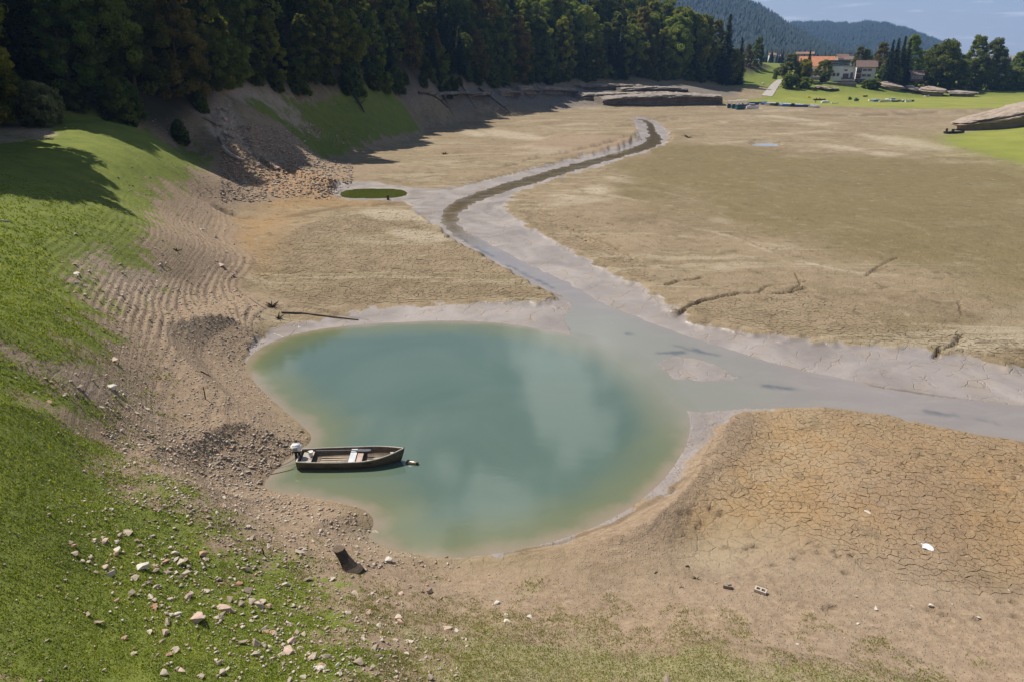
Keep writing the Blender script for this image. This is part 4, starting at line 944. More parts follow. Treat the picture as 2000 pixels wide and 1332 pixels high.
for a in [(302,1187,40,'large flat red brown stone in the grass at lower left',M_stone_red,.6),(346,1200,26,'pale flat stone right of the red brown stone in the grass',M_stone_pale,.5),
 (388,1214,38,'large pale pinkish stone right of the red brown stone',M_stone_pink,.9),(322,1238,24,'pinkish block stone below the red brown stone',M_stone_pink,1.0),
 (502,1257,30,'grey brown rounded block stone standing in the grass',M_stone_grey,1.5),(484,1157,28,'grey wedge stone casting a dark shadow near the grass middle',M_stone_grey,1.2),
 (466,1141,22,'reddish brown stone touching the grey wedge stone',M_stone_red,1.0),(440,1192,46,'long pale pink slab lying in the grass',M_stone_pink,.5),(570,1254,26,'upper brown stone of a pair near the bottom edge',M_stone_pink,1.1),
 (566,1272,34,'lower pale stone of a pair near the bottom edge',M_stone_pink,.8),(623,1304,28,'white flat stone near the bottom edge right of the pair',M_stone_pale,.6),(660,1299,16,'small whitish stone beside the white flat stone',M_stone_pale,.9),
 (277,1110,32,'pale stone heaped on another above the red brown stone',M_stone_pale,.6),(206,1109,18,'pale stone alone in the grass at far left',M_stone_pink,.7),(202,1058,30,'flat pinkish stone in the upper left grass',M_stone_pink,.5),(272,1066,18,'small grey brown lump stone in the upper grass',M_stone_grey,1.),
 (228,1076,20,'pale stone just left below the small grey lump',M_stone_pale,.5),(254,1162,36,'cluster-topping grey stone left of the red brown stone',M_stone_grey,.5),(368,1166,26,'grey pale stone of the heap above the large pinkish stone',M_stone_pink,.8),(350,1128,16,'dark grey stone sitting alone in mid grass',M_stone_grey,.9),
 (505,1183,30,'flat pink stone right of the long slab',M_stone_pink,.5),(535,1240,20,'tan stone between the block stone and the pair',M_stone_pink,.7),(875,1228,26,'pale reddish slab on the sparse grass below the pond',M_stone_pink,.5),(890,1232,18,'white slab touching the pale reddish slab',M_stone_pale,.5),
 (968,1178,18,'pale upright stone on the sparse grass below the pond',M_stone_pale,1.2),(989,1199,13,'upper of two white stones below the upright stone',M_stone_pale,.6),(990,1213,16,'lower of two white stones below the upright stone',M_stone_pale,.7),(1034,1205,14,'white stone right of the two below the pond',M_stone_pale,.6),
 (758,1095,20,'pale stone on the shore right of the tree stump',M_stone_pale,.7),(783,1160,18,'tan stone on the slope below the stump',M_stone_pink,.8),(846,1137,12,'grey stone with dark shadow right of the stump',M_stone_grey,1.1),(1696,1001,17,'white bent shard lying on the cracked mud',M_stone_pale,.5),
 (1502,960,10,'white stone at the left edge of the cracked mud',M_stone_pale,.9),(1710,1189,13,'pale stone with dark shadow below the cracked mud',M_stone_pale,1.1),(1708,1224,11,'tan stone below the pale stone near the lower right',M_stone_pink,1.),(1676,1219,11,'white stone left of the tan one near the lower right',M_stone_pale,.8),
 (1817,1183,12,'white stone right of the pale shadowed stone',M_stone_pale,.8),(1911,1205,10,'white pebble near the lower right corner',M_stone_pale,1.),(1782,1184,11,'flat tan stone left of the white stone',M_stone_pink,.6),(1342,1105,10,'grey stone on the bare slope left of the bricks',M_stone_grey,1.),
 (1280,1117,11,'black lump on the bare slope left of the bricks',M_stone_grey,.8),(1557,1258,9,'white stone in the thin grass below the hollow brick',M_stone_pale,.7),(1830,1050+162,9,'small dark stone near the lower right',M_stone_grey,.8),
 (220,703,28,'flat orange pink stone on the grassy left slope',M_stone_pink,.4),(219,760,22,'pale stone topping the rubble heap left of the bank',M_stone_pale,.8),(224,776,16,'dark stone under the pale one on the rubble heap',M_stone_grey,.9),(155,758,20,'dark stone in the rubble on the left slope',M_stone_grey,1.1),
 (148,535,20,'pale stone in the upper rubble patch on the left slope',M_stone_pale,.6),(150,553,22,'second pale slab in the upper rubble patch',M_stone_pale,.4),(10,433,22,'white stone at the left edge in the grass',M_stone_pale,.6),(148,458,16,'dark stone within the tree shadow on the slope',M_stone_grey,.8),
 (424,466,13,'pale rounded stone where the terraces meet the flat',M_stone_pale,1.1),(440,492,18,'orange tan flat stone at the foot of the terraces',M_stone_pink,.5),(432,520,17,'tan curved stone at the foot of the terraces',M_stone_pink,.7),(456,539,17,'brownish block at the foot of the terraces near the flat',M_stone_pink,.8),
 (395,450,15,'pale stone at the edge of the tree shadow',M_stone_pale,.8),(466,322,17,'tan wedge block below the end of the fallen trunk',M_stone_pink,1.5),(503,321,10,'pale block at the mouth of the gully',M_stone_pale,1.2),(540,385,12,'dark stone on the orange mud below the rubble fan',M_stone_grey,.8),
 (440,895,16,'grey block in the rubble left of the boat',M_stone_grey,1.),(428,905,20,'long brown block in the rubble left of the boat',M_stone_grey,.7),(758,389,7,'small dark stake stone at the green pool edge',M_stone_grey,2.2)]:
    spx(*a[:3], a[3], mat=a[4], flat=a[5])
n_special = 62
def region_pts(N_, fn, y0=820, y1=1332, x0=0, x1=2000):
    out = []
    for _ in range(N_):
        px, py = random.uniform(x0, x1), random.uniform(y0, y1); pr = fn(px, py)
        if random.random() < pr:
            q = H3(px, py)
            if q is not None: out.append((q, px, py))
    return out
def at(q, k):
    _, i, j = colzv(np.array([q.x]), np.array([q.y])); return float(GA[k][j[0], i[0]])
def dens(px, py):
    d = np.clip(1-abs(px-(150+ (py-950)*1.35))/ (240+(py-950)*.55), 0, 1) if py > 960 else 0
    return d*.75+.03
def fill(n, x0, x1, y0, y1, lo, hi, label, group, dn=None):
    for _ in range(n):
        for _t in range(12):
            px, py = random.uniform(x0, x1), random.uniform(y0, y1)
            if dn is None or random.random() < dn(px, py): break
        q = H3(px, py)
        if q is None or at(q, 'dwat_') > -9 and colz(q.x, q.y) < .02: continue
        stone(q.x, q.y, random.uniform(lo, hi)**1.0*mpp(q), label, group, flat=random.uniform(.6, 1.2))
GA['dwat_'] = GA['dwat']*0-99
fill(135, 120, 850, 1040, 1330, 13, 27, 'pale angular stone among many in the grass at lower left', 'pale stones scattered in the lower left grass', dens)
fill(46, 230, 520, 860, 1000, 8, 15, 'brownish angular stone on the rubble bank left of the boat', 'stones on the rubble bank left of the boat')
fill(26, 40, 300, 730, 810, 8, 15, 'stone in the rubble patch on the left grassy slope', 'stones in the rubble patch on the left slope')
fill(24, 90, 330, 505, 610, 8, 15, 'stone in the upper rubble patch beside the terraces', 'stones in the upper rubble patch')
fill(26, 1150, 1990, 1080, 1325, 4, 8, 'small pale stone on the bare ground at lower right', 'small stones on the bare ground at lower right')
fill(14, 420, 640, 245, 345, 7, 15, 'shaded block lying in the eroded gully', 'blocks in the eroded gully')
for i_ in range(26):
    t_ = random.random(); p_ = GULLY[min(len(GULLY)-1, int(t_*len(GULLY)))]; x_, y_ = p_[0]+random.uniform(-2.2, 2.2), p_[1]+random.uniform(-2.2, 2.2)
    stone(x_, y_, random.uniform(.5, 1.3), 'brown clod of broken bank along the eroded gully', 'brown clods along the eroded gully', M_stone_grey if i_ % 2 else M_stone_pink, 'clod', cat='clod')
# uncountable gravel
def scatter_mesh(name, pts, sizes, mat, flat=(.5, 1.0), parts=HULLS):
    Vs, Fs, Ts = [], [], []; b0 = 0
    pts = np.array(pts); kk = rng.integers(0, len(parts), len(pts)); 
    for k in range(len(parts)):
        m_ = kk == k; p = pts[m_]; s = np.array(sizes)[m_]; n = len(p)
        if not n: continue
        V, Fx = parts[k]; a = rng.uniform(0, 6.28, n); fl = rng.uniform(*flat, n); ca, sa = np.cos(a), np.sin(a)
        X = (V[None,:,0]*ca[:,None]-V[None,:,1]*sa[:,None])*s[:,None]+p[:,0,None]; Y = (V[None,:,0]*sa[:,None]+V[None,:,1]*ca[:,None])*s[:,None]+p[:,1,None]
        tl = rng.uniform(-.35, .35, n)
        Z = (V[None,:,2]*fl[:,None]+V[None,:,0]*tl[:,None]+.12)*s[:,None]+p[:,2,None]
        Vs.append(np.stack([X, Y, Z], -1).reshape(-1, 3)); Fs.append((Fx[None]+np.arange(n)[:,None,None]*len(V)).reshape(-1, 3)+b0); b0 += n*len(V); Ts.append(np.repeat(rng.uniform(0, 1, n), len(V)))
    me = npmesh(name, np.vstack(Vs), np.vstack(Fs), mat); fattr(me, 'tint', np.concatenate(Ts))
    o = bpy.data.objects.new(name, me); COL.objects.link(o); return o
gp, gs = [], []
def gravel(n, x0, x1, y0, y1, lo, hi, need=None, dn=None):
    for _ in range(n):
        px, py = random.uniform(x0, x1), random.uniform(y0, y1)
        if dn is not None and random.random() > dn(px, py): continue
        q = H3(px, py)
        if q is None or q.z < .03 or abs(q.x) > 400: continue
        q.z += .025*at(q, 'grass')
        if need is not None and random.random() > need(q): continue
        gp.append(tuple(q)); gs.append(lo*(hi/lo)**(random.random()**1.8)*mpp(q))
bare = lambda q: max(at(q, 'terr')*(1-.85*at(q, 'grass')), at(q, 'gravel'), at(q, 'fan'))
gravel(13000, 80, 900, 840, 1332, 3.2, 13, lambda q: .25+.75*bare(q), lambda px, py: max(dens(px, py), 1.0 if py < 1110 and px > 200+(py-850)*1.1 else .12))
gravel(8000, 200, 620, 560, 1000, 2.4, 8, bare)
gravel(4500, 60, 480, 230, 640, 2.0, 6, bare)
gravel(5200, 430, 690, 245, 395, 2.8, 10, bare)
gravel(2400, 560, 900, 200, 300, 1.8, 4.5, bare)
gravel(2200, 800, 1420, 175, 215, 1.6, 4, None)
gravel(900, 700, 2000, 1080, 1332, 1.8, 4, None)
gravel(1800, 0, 700, 700, 1332, 2.5, 8, lambda q: .5)
gravel(2600, 280, 1000, 1060, 1332, 3.5, 14, lambda q: .95 if pn(np.array([q.x/1.6]), np.array([q.y/1.6]))[0] > .05 else .2, dens)
o = scatter_mesh('gravel', gp, gs, M_stone); tag(o, kind='stuff')

# ------------------------------------------------------------------ grass
def grass_mat():
    m, t, out = newmat('grass_blades'); g = G(t); at_ = g.attr('tint'); pos = g.n('ShaderNodeNewGeometry').outputs['Position']
    n = g.noise(pos, .7, 4, .6); c = g.mix(g.mr(g.m('ADD', at_, g.mr(n, .3, .7, -.5, .5)), 0, 1), (.16, .21, .03), (.42, .44, .09))
    c = g.mix(g.attr('dry'), c, (.38, .31, .18))
    d = g.n('ShaderNodeBsdfDiffuse'); g.set(d.inputs[0], c); tr = g.n('ShaderNodeBsdfTranslucent'); g.set(tr.inputs[0], g.mix(1.0, c, (1.1, 1.15, .6), 'MULTIPLY'))
    ms = g.n('ShaderNodeMixShader'); ms.inputs[0].default_value = .4; t.links.new(d.outputs[0], ms.inputs[1]); t.links.new(tr.outputs[0], ms.inputs[2]); t.links.new(ms.outputs[0], out.inputs[0]); return m
M_grass = grass_mat()
def tufts(name, N_, r0, r1, a0, a1, key, hh, dry=0.0, power=1.0, thin=0.0):
    a = rng.uniform(R_(a0), R_(a1), N_); r = r0*(r1/r0)**(rng.uniform(0, 1, N_)**power); x = np.sin(a)*r; y = np.cos(a)*r
    z, i, j = colzv(x, y); w = GA[key][j, i]*(1-GA['gravel'][j, i]); n = fbm(x, y, 1.1, 3)*.9+fbm(x, y, .3, 2)*.5
    keep = (w+n-thin-np.clip((r-30)/32, 0, 1)*.9 > rng.uniform(.15, .8, N_)) & (w > .05) & (z > .15); x, y, z, r = x[keep], y[keep], z[keep], r[keep]; K = len(x); w = w[keep]
    V, T, D = [], [], []
    for b in range(4):
        an = rng.uniform(0, 6.28, K); ln = rng.uniform(.5, 1.2, K)*hh*np.clip(r/20, .7, 2.2); le = rng.uniform(.2, .9, K)*ln; wd = rng.uniform(.004, .008, K)*np.clip(r/8, 1, 5)
        ox, oy = x+rng.normal(size=K)*.03, y+rng.normal(size=K)*.03; dx, dy = np.cos(an), np.sin(an)
        V.append(np.stack([np.stack([ox-dy*wd, oy+dx*wd, z-.01], 1), np.stack([ox+dy*wd, oy-dx*wd, z-.01], 1), np.stack([ox+dx*le, oy+dy*le, z+ln], 1)], 1))
        T.append(np.repeat(rng.uniform(-.2, .9, K), 3)); D.append(np.repeat((rng.uniform(0, 1, K) < dry+.12*(1-w)), 3).astype(float)*rng.uniform(.5, 1))
    V = np.concatenate(V).reshape(-1, 3); me = npmesh(name, V, np.arange(len(V)).reshape(-1, 3), M_grass); fattr(me, 'tint', np.concatenate(T)); fattr(me, 'dry', np.concatenate(D))
    o = bpy.data.objects.new(name, me); COL.objects.link(o); tag(o, kind='stuff'); return o
tufts('grass', 230000, 9, 62, -62, -3, 'grass', .045, power=1.25)
tufts('dry_grass', 120000, 9, 26, -24, 44, 'sparse', .045, .45, thin=.05)

# ------------------------------------------------------------------ rowing boat
M_hull = simple('weathered_boat_wood', (.105, .085, .066), .6, .35, 3, .4, stretch=(.6, 4, 4)); M_hull_in = simple('boat_inside_wood', (.16, .125, .09), .75, .35, 4, .4, stretch=(.6, 4, 4))
M_rail = simple('worn_pale_rail', (.46, .42, .36), .6, .2, 6, .2); M_bench = simple('grey_plank', (.36, .32, .28), .7, .2, 5, .3, stretch=(4, .8, 4)); M_bench_w = simple('whitish_plank', (.52, .54, .56), .6, .2, 5, .2)
M_bench_p = simple('pinkish_plank', (.44, .33, .28), .7, .2, 5, .3); M_floor = simple('bare_floor_plank', (.36, .29, .22), .8, .3, 5, .3); M_white = simple('white_paint', (.78, .78, .76), .35, .05, 3, .05)
M_black = simple('black_plastic', (.02, .02, .022), .4, .2, 5, .1); M_oar = simple('dark_grey_oar', (.10, .10, .115), .45, .15, 6, .1); M_metal = simple('dull_metal', (.30, .25, .20), .35, .3, 6, .2, metal=.6); M_rope = simple('old_rope', (.06, .05, .045), .9, .2, 20, .3)
M_letters = simple('faded_black_letters', (.025, .024, .022), .7, .2, 20, .1)
Apt, Bpt = P(588, 905, 0), P(787, 899, 0); mid = (Apt+Bpt)/2; dv = Bpt-Apt; BL = float(np.linalg.norm(dv))*1.03; brz = math.atan2(dv[1], dv[0])
boat = empty('rowing_boat', (mid[0], mid[1], 0), brz, 'old dark wooden rowing boat with white outboard motor floating on the pond', 'boat')
def hb_(t):   # t -1 stern .. 1 bow
    return .50+.13*(1-(t+.05)**2) if t < .1 else max(.012, (.63)*(1-((t-.1)/.9)**2.3))
def sheer(t): return .36+.03*t*t if t < 0 else .36+.24*t**2.2
def section(t, ins=0.0):
    b = hb_(t)-ins; s = sheer(t); k = 1-.55*max(0, t)**3; up = .12*max(0, t)**3; xs = t*BL/2
    z0 = -.12+up if not ins else .035+up*.6
    b = max(b, .006)
    y = [0, .55*b*k, .80*b*k+(.0 if not ins else .0), .93*b, b]; z = [z0, z0+.012, max(z0+.06, z0+.05), z0+(s-z0)*.55, s]
    x = [xs + (0 if t < .999 else 0)]*5
    return [(xs - (.20*(1-zz_/s) if t > .98 else (.05*(1-zz_/s))*0), yy, zz_) for yy, zz_ in zip(y, z)]
ts = [-1+2*i/26 for i in range(27)]; 
def shell(ins):
    V = []
    for t in ts:
        s = section(min(t, 1-ins*.6), ins); V.append([(x, -y, z) for x, y, z in s[::-1]] + s[1:])
    return V
mb = MB(); O = shell(0); I = shell(.03); nn = 9
fl = [p for r_ in O for p in r_]; fs = [(i*nn+j, (i+1)*nn+j, (i+1)*nn+j+1, i*nn+j+1) for i in range(26) for j in range(8)]; fs.append(tuple(range(nn))); mb.add(fl, fs)
fl = [(x+(.04 if i == 0 else 0), y, z) for i, r_ in enumerate(I) for x, y, z in r_]; mb.add(fl, [f[::-1] for f in fs], 1)
for side in (0, 8):
    for i in range(26):
        a, b, c, d = O[i][side], O[i+1][side], I[i+1][side], I[i][side]; mb.add([a, b, c, d], [(0, 1, 2, 3)], 0)
a, b, c, d = O[0][0], O[0][8], I[0][8], I[0][0]; mb.add([a, b, (c[0]+.04, c[1], c[2]), (d[0]+.04, d[1], d[2])], [(0, 1, 2, 3)], 0)
mb.build('hull', [M_hull, M_hull_in], boat, True)
for sd in (-1, 1):
    mb = MB(); mb.tube([(t*BL/2+(0 if t < .99 else .02), sd*(hb_(t)-.012), sheer(t)+.012) for t in ts], .024, 6); mb.build('gunwale', M_rail, boat)
mb = MB(); mb.box((-BL/2+.02, 0, .375), (.05, 2*hb_(-1)-.02, .05)); mb.build('transom_rail', M_rail, boat)
mb = MB(); mb.tube([(BL/2+.02, 0, .66), (BL/2-.02, 0, .45), (BL/2-.13, 0, .1), (BL/2-.26, 0, -.08)], .03, 6); mb.build('stem_post', M_hull, boat)
def bench(x, w, mat, z=.26):
    t = x/(BL/2); mb = MB(); mb.box((x, 0, z), (w, 2*(hb_(t)-.06), .03)); return mb.build('bench', mat, boat)
bench(-BL/2+.36, .44, M_bench, .27); bench(.06, .27, M_bench_w, .29); bench(.36, .24, M_bench_p, .28)
for k, y in enumerate((-.30, -.15, 0, .15, .30)):
    mb = MB(); mb.box((-.55, y, .062+.002*k), (1.55, .09, .018)); mb.build('floor_board', M_floor, boat)
for k, y in enumerate((-.2, -.04, .12)):
    mb = MB(); mb.box((1.05, y, .072+.002*k), (.85, .10, .018)); mb.build('floor_board', M_floor, boat)
mb = MB(); mb.box((1.72, -.12, .36), (.09, .05, .2)); mb.box((1.72, -.12, .47), (.14, .10, .03)); mb.build('mooring_cleat', M_rail, boat)
mb = MB()
for x in (-1.0, -.35, .75, 1.25):
    for sd in (-1, 1):
        t = x/(BL/2); mb.tube([(x, sd*(hb_(t)-.035), sheer(t)-.01), (x, sd*(hb_(t)*.93-.05), .16), (x, sd*(hb_(t)*.76-.03), .05)], .014, 5)
mb.build('ribs', M_hull_in, boat)
# faded registration on the near side
txt = bpy.data.curves.new('registration', 'FONT'); txt.body = 'NE 7838'; txt.size = .115; txt.extrude = .003; tob = bpy.data.objects.new('registration', txt)
dg = bpy.context.evaluated_depsgraph_get(); COL.objects.link(tob); bpy.context.view_layer.update(); dg = bpy.context.evaluated_depsgraph_get(); tme = bpy.data.meshes.new_from_object(tob.evaluated_get(dg)); bpy.data.objects.remove(tob)
to = bpy.data.objects.new('registration_lettering', tme); COL.objects.link(to); to.parent = boat; tme.materials.clear(); tme.materials.append(M_letters)
t0 = .50/(BL/2); to.location = (.50, -(hb_(t0)+.006), .235); to.rotation_euler = (R_(86), 0, math.atan2(hb_(.23)-hb_((.95)/(BL/2)), .45))
# outboard
mot = MB(); bm = bmesh.new(); bmesh.ops.create_cube(bm, size=1); bmesh.ops.scale(bm, vec=(.42, .30, .30), verts=bm.verts); bmesh.ops.bevel(bm, geom=bm.edges[:], offset=.06, segments=3, affect='EDGES'); bmesh.ops.translate(bm, vec=(-BL/2-.08, .10, .74), verts=bm.verts)
me = bpy.data.meshes.new('motor_cowl'); bm.to_mesh(me); bm.free(); me.materials.append(M_white); me.polygons.foreach_set('use_smooth', [True]*len(me.polygons))
cw = bpy.data.objects.new('motor_cowl', me); COL.objects.link(cw); cw.parent = boat
mb = MB(); mb.box((-BL/2-.08, -.056, .73), (.18, .012, .14)); mb.build('cowl_badge', simple('grey_badge', (.33, .33, .36), .5), cw)
mb = MB(); mb.box((-BL/2-.08, .10, .56), (.22, .20, .08)); mb.box((-BL/2-.12, .10, .30), (.10, .07, .50)); mb.tube([(-BL/2-.12, .1, .1), (-BL/2-.12, .1, -.35)], .05, 7); mb.box((-BL/2+.03, .10, .42), (.10, .16, .14)); mb.build('motor_leg', M_black, boat)
mb = MB(); mb.tube([(-BL/2+.02, .10, .58), (-BL/2+.30, .02, .56), (-BL/2+.46, .0, .54)], .016, 6); mb.build('tiller', M_black, boat)
def b2w(x, y, z): return boat.matrix_basis @ Vector((x, y, z)) if False else Vector((mid[0]+x*math.cos(brz)-y*math.sin(brz), mid[1]+x*math.sin(brz)+y*math.cos(brz), z))
# oar
oar = empty('oar', b2w(0, .33, .345), brz, 'dark grey oar lying across the benches inside the rowing boat', 'oar')
mb = MB(); mb.tube([(-1.55, .06, .02), (-.2, .02, .03), (.2, 0, .02)], .026, 7); mb.build('shaft', M_oar, oar)
mb = MB(); 
pro = [(.12, .03), (.25, .075), (.5, .10), (.68, .095), (.78, .05)]; vs = [(x, w_, z_) for z_ in (.0, .03) for x, w_ in pro]+[(x, -w_, z_) for z_ in (.0, .03) for x, w_ in pro]
n5 = 5; f5 = []
for i in range(4): f5 += [(5+i, 15+i, 16+i, 6+i), (i, i+1, 11+i, 10+i), (i, 5+i, 6+i, i+1), (10+i, 11+i, 16+i, 15+i)]
f5 += [(4, 9, 19, 14), (0, 10, 15, 5)]; mb.add(vs, f5); mb.build('blade', M_oar, oar)
cup = empty('bailing_bucket', b2w(-BL/2+.48, .14, .287), 0, 'small cream bailing bucket standing on the stern bench of the rowing boat', 'bucket')
mb = MB(); mb.tube([(0, 0, 0), (0, 0, .02), (0, 0, .2)], [.075, .078, .105], 12); mb.build('bucket_body', simple('cream_plastic', (.62, .58, .50), .5), cup)
mb = MB(); mb.tube([(.108*math.cos(a), .108*math.sin(a), .205) for a in np.linspace(0, 6.283, 15)], .009, 5); mb.build('rim', M_white, cup)
q = P(806, 905, 0); by = empty('mooring_buoy', (q[0], q[1], .03), brz-.35, 'small brown metal float bobbing off the bow of the rowing boat', 'buoy')
mb = MB(); mb.tube([(-.24, 0, .0), (-.22, 0, .0), (.16, 0, .02), (.20, 0, .03)], [.09, .115, .075, .06], 14); mb.build('float_body', M_metal, by, True)
mb = MB(); mb.tube([(.19, 0, .03), (.25, 0, .035)], [.068, .066], 12); mb.tube([(-.275, 0, 0), (-.235, 0, 0)], [.07, .118], 12); mb.build('end_cap', M_black, by)
def rope(p0, p1, label, sag=.25):
    p0, p1 = Vector(p0), Vector(p1); mb = MB(); pts = []
    for i in range(13):
        t = i/12; p = p0.lerp(p1, t); p.z -= sag*4*t*(1-t)*.5; p.x += .08*math.sin(t*5); p.z = max(p.z, .012); pts.append(p)
    mb.tube(pts, .011, 5); return tag(mb.build('mooring_rope', M_rope), label, 'rope')
s1, s2 = H3(534, 921), H3(528, 932)
rope(b2w(-BL/2, .3, .34), (s1.x-.3, s1.y, s1.z+.06), 'upper dark mooring rope from the boat stern to the bank')
rope(b2w(-BL/2, -.3, .12), (s2.x-.3, s2.y, s2.z+.05), 'lower dark mooring rope from the boat stern to the bank')

# ------------------------------------------------------------------ stump, sticks, litter, bricks
M_wood_dark = simple('dark_wet_wood', (.085, .065, .048), .85, .35, 6, .7); M_wood = simple('weathered_wood', (.26, .205, .16), .85, .3, 6, .6); M_endgrain = simple('stump_end_grain', (.12, .088, .062), .9, .3, 14, .4)
q = H3(684, 1110); st = empty('tree_stump', q, 0, 'dark sawn tree stump leaning on the shore below the boat', 'stump')
mb = MB(); k = mpp(q); lean = Vector((-22*k, .18, 0)); n_ = 12; rings = [(-.15, 1.9), (.02, 1.55), (.12, 1.1), (.4, .92), (.62, .95)]; vs = []
for z_, rr_ in rings:
    for j in range(n_):
        a = 2*math.pi*j/n_; f = max(0, z_)/.62; rad = 11.5*k*rr_*(1+.13*math.sin(3*a+1)*(1.4-f)+.05*math.sin(7*a)); rad += 10*k*max(0, math.cos(a+.7))*(1-f)**3
        vs.append((math.cos(a)*rad+lean.x*f, math.sin(a)*rad+lean.y*f, z_))
mb.add(vs, [(i*n_+j, i*n_+(j+1) % n_, (i+1)*n_+(j+1) % n_, (i+1)*n_+j) for i in range(4) for j in range(n_)]); mb.build('bark', M_wood_dark, st, False)
mb = MB(); mb.add(vs[-n_:]+[(lean.x, lean.y, .625)], [(j, (j+1) % n_, n_) for j in range(n_)]); mb.build('cut_face', M_endgrain, st)
def branch(pts, r, label, name='branch', cat='branch', mat=None, lift=.04, group=None):
    w = []
    for p in pts:
        q = H3(p[0], p[1])
        if q is None: return
        w.append(q + Vector((0, 0, lift+(p[2] if len(p) > 2 else 0))))
    mb = MB(); n = len(w); mb.tube(w, [r*(1-.5*i/max(1, n-1)) for i in range(n)], 6)
    return tag(mb.build(name, mat or M_wood), label, cat, group)
branch([(436,293),(442,300),(452,308),(468,316),(478,318)], .34, 'thick pale fallen trunk lying down the eroded gully', 'log', 'log', simple('bleached_log', (.34,.27,.22), .8, .25, 3, .5), .3)
branch([(399,232),(412,240),(424,247),(436,249)], .36, 'pale log jutting from the top of the gully', 'log', 'log', None, .3)
branch([(428,272),(436,285),(438,293)], .28, 'short log above the fallen trunk in the gully', 'log', 'log', None, .2)
branch([(446,268),(458,275)], .25, 'stub of pale timber in the dark gully bottom', 'log', 'log', None, .3)
branch([(488,583),(500,592),(512,600),(518,604)], .05, 'thin curved stick above the dark root clump')
branch([(550,612),(590,613),(640,619),(700,626)], .07, 'long dark branch lying on the wet mud above the pond', mat=M_wood_dark)
branch([(455,320),(475,335)], .08, 'pale stick at the mouth of the gully')
branch([(474,374-8),(476,352)], .06, 'thin pale stick on the rubble fan')
branch([(392,726),(412,736)], .035, 'dark stick lying on the gravel bank', mat=M_wood_dark)
q = H3(401, 779); mb = MB(); mb.tube([q-Vector((0,0,.1)), q+Vector((.02,0,.3)), q+Vector((.0,0,.62))], [.03, .026, .02], 6); tag(mb.build('stake', M_wood_dark), 'dark upright stake on the gravel bank left of the pond', 'stake')
q = H3(516, 1083); mb = MB(); mb.tube([q-Vector((0,0,.1)), q+Vector((-.01,0,.1)), q+Vector((-.03,0,.26))], [.025, .024, .018], 6); tag(mb.build('stake', M_wood_dark), 'short dark stake standing in the grass left of the stump', 'stake')
q = H3(758, 391); mb = MB(); mb.tube([q-Vector((0,0,.1)), q+Vector((0,0,.6))], [.18, .14], 6); tag(mb.build('stake', M_wood_dark), 'dark post end at the edge of the green pool', 'stake')
q = H3(1301, 1336); mb = MB(); mb.tube([q+Vector((0,-.8,.1)), q+Vector((0,-.1,.1)), q+Vector((.02,.12,.08))], [.09, .085, .075], 9); tag(mb.build('log', M_wood), 'weathered log end poking in at the bottom edge', 'log', )
def roots(px, py, n, size, label, mat=M_wood_dark):
    q = H3(px, py); mb = MB()
    for i in range(n):
        a = random.uniform(0, 6.28); e = random.uniform(.05, .9); l = size*random.uniform(.5, 1.1); d = Vector((math.cos(a)*math.cos(e), math.sin(a)*math.cos(e)*.6, math.sin(e)*.8))
        mb.tube([q+Vector((0,0,-.03))+d*.02, q+d*l*.5+Vector((0,0,random.uniform(-.05,.08)*size)), q+d*l+Vector((random.uniform(-.1,.1)*size,0,0))], [size*.09, size*.06, size*.015], 5)
    return tag(mb.build('root_clump', mat), label, 'roots')
roots(530, 600, 13, .75, 'dark root clump on the mud beside the long branch'); roots(545, 622, 7, .6, 'flat dark wood debris below the root clump')
roots(505, 620, 5, .35, 'little dark wood scrap left of the debris'); roots(868, 302, 9, 1.1, 'bare twiggy branch clump on the far mud flat'); roots(1346, 270, 8, 1.4, 'dark twig clump beside the upper stream')
roots(345, 490, 7, .6, 'dark root at the top of the terraces'); roots(1360, 1130, 6, .22, 'small dark root scrap on the bare slope'); roots(1330, 1147, 5, .15, 'tiny dark twig scrap left of the root scrap')
roots(480, 615, 6, .3, 'thin dark twig tangle at the terrace foot'); roots(1660, 868, 0+4, .2, 'dark twig on the wet margin right of the pond'); roots(810, 1000-703, 5, .5, 'dark lump on the pink waterlines') if False else None
for i, (a, b, c, d) in enumerate([(862,182,885,228),(818,186,875,215),(902,168,930,215),(935,176,1000,226),(985,170,1015,192),(695,192,712,225),(1010,176,1040,196)]):
    pa, pb = H3(a, b), H3(c, d)
    if pa is None or pb is None: continue
    pts = [pa.lerp(pb, t)+Vector((0, 0, .5)) for t in (0, .25, .5, .75, 1)]
    for p in pts: p.z = max(p.z, colz(p.x, p.y)+.35)
    mb = MB(); mb.tube(pts, [.34, .3, .25, .2, .12], 6)
    for k_ in range(5):
        p = pts[random.randrange(1, 5)]; mb.tube([p, p+Vector((random.uniform(-2.5, 2.5), random.uniform(-1, 1), random.uniform(.2, 1.2)))], [.09, .03], 4)
    tag(mb.build('fallen_trunk', M_wood_dark if i % 2 else M_wood), ['dark fallen trunk sliding down the shaded ledge bank','leaning thin trunk left of the ledge rocks','steep fallen trunk beside the tangle of branches','long fallen trunk reaching the mud flat','short trunk resting on the ledge rocks','grey trunk lying at the top of the green slope','small trunk over the overhanging slab'][i], 'fallen tree')
q = H3(985, 222); mb = MB()
for i in range(90):
    p = Vector((q.x+random.uniform(-9, 5), q.y+random.uniform(-3, 3), 0)); p.z = colz(p.x, p.y)+random.uniform(.1, .7); a = random.uniform(-.6, .9); l = random.uniform(.8, 3)
    mb.tube([p, p+Vector((math.cos(a)*l, random.uniform(-.5, .5), math.sin(a)*l*.4))], [.07, .02], 4)
tag(mb.build('brushwood', M_wood), 'tangle of washed-up branches at the foot of the ledge bank', 'brushwood', kind='stuff')
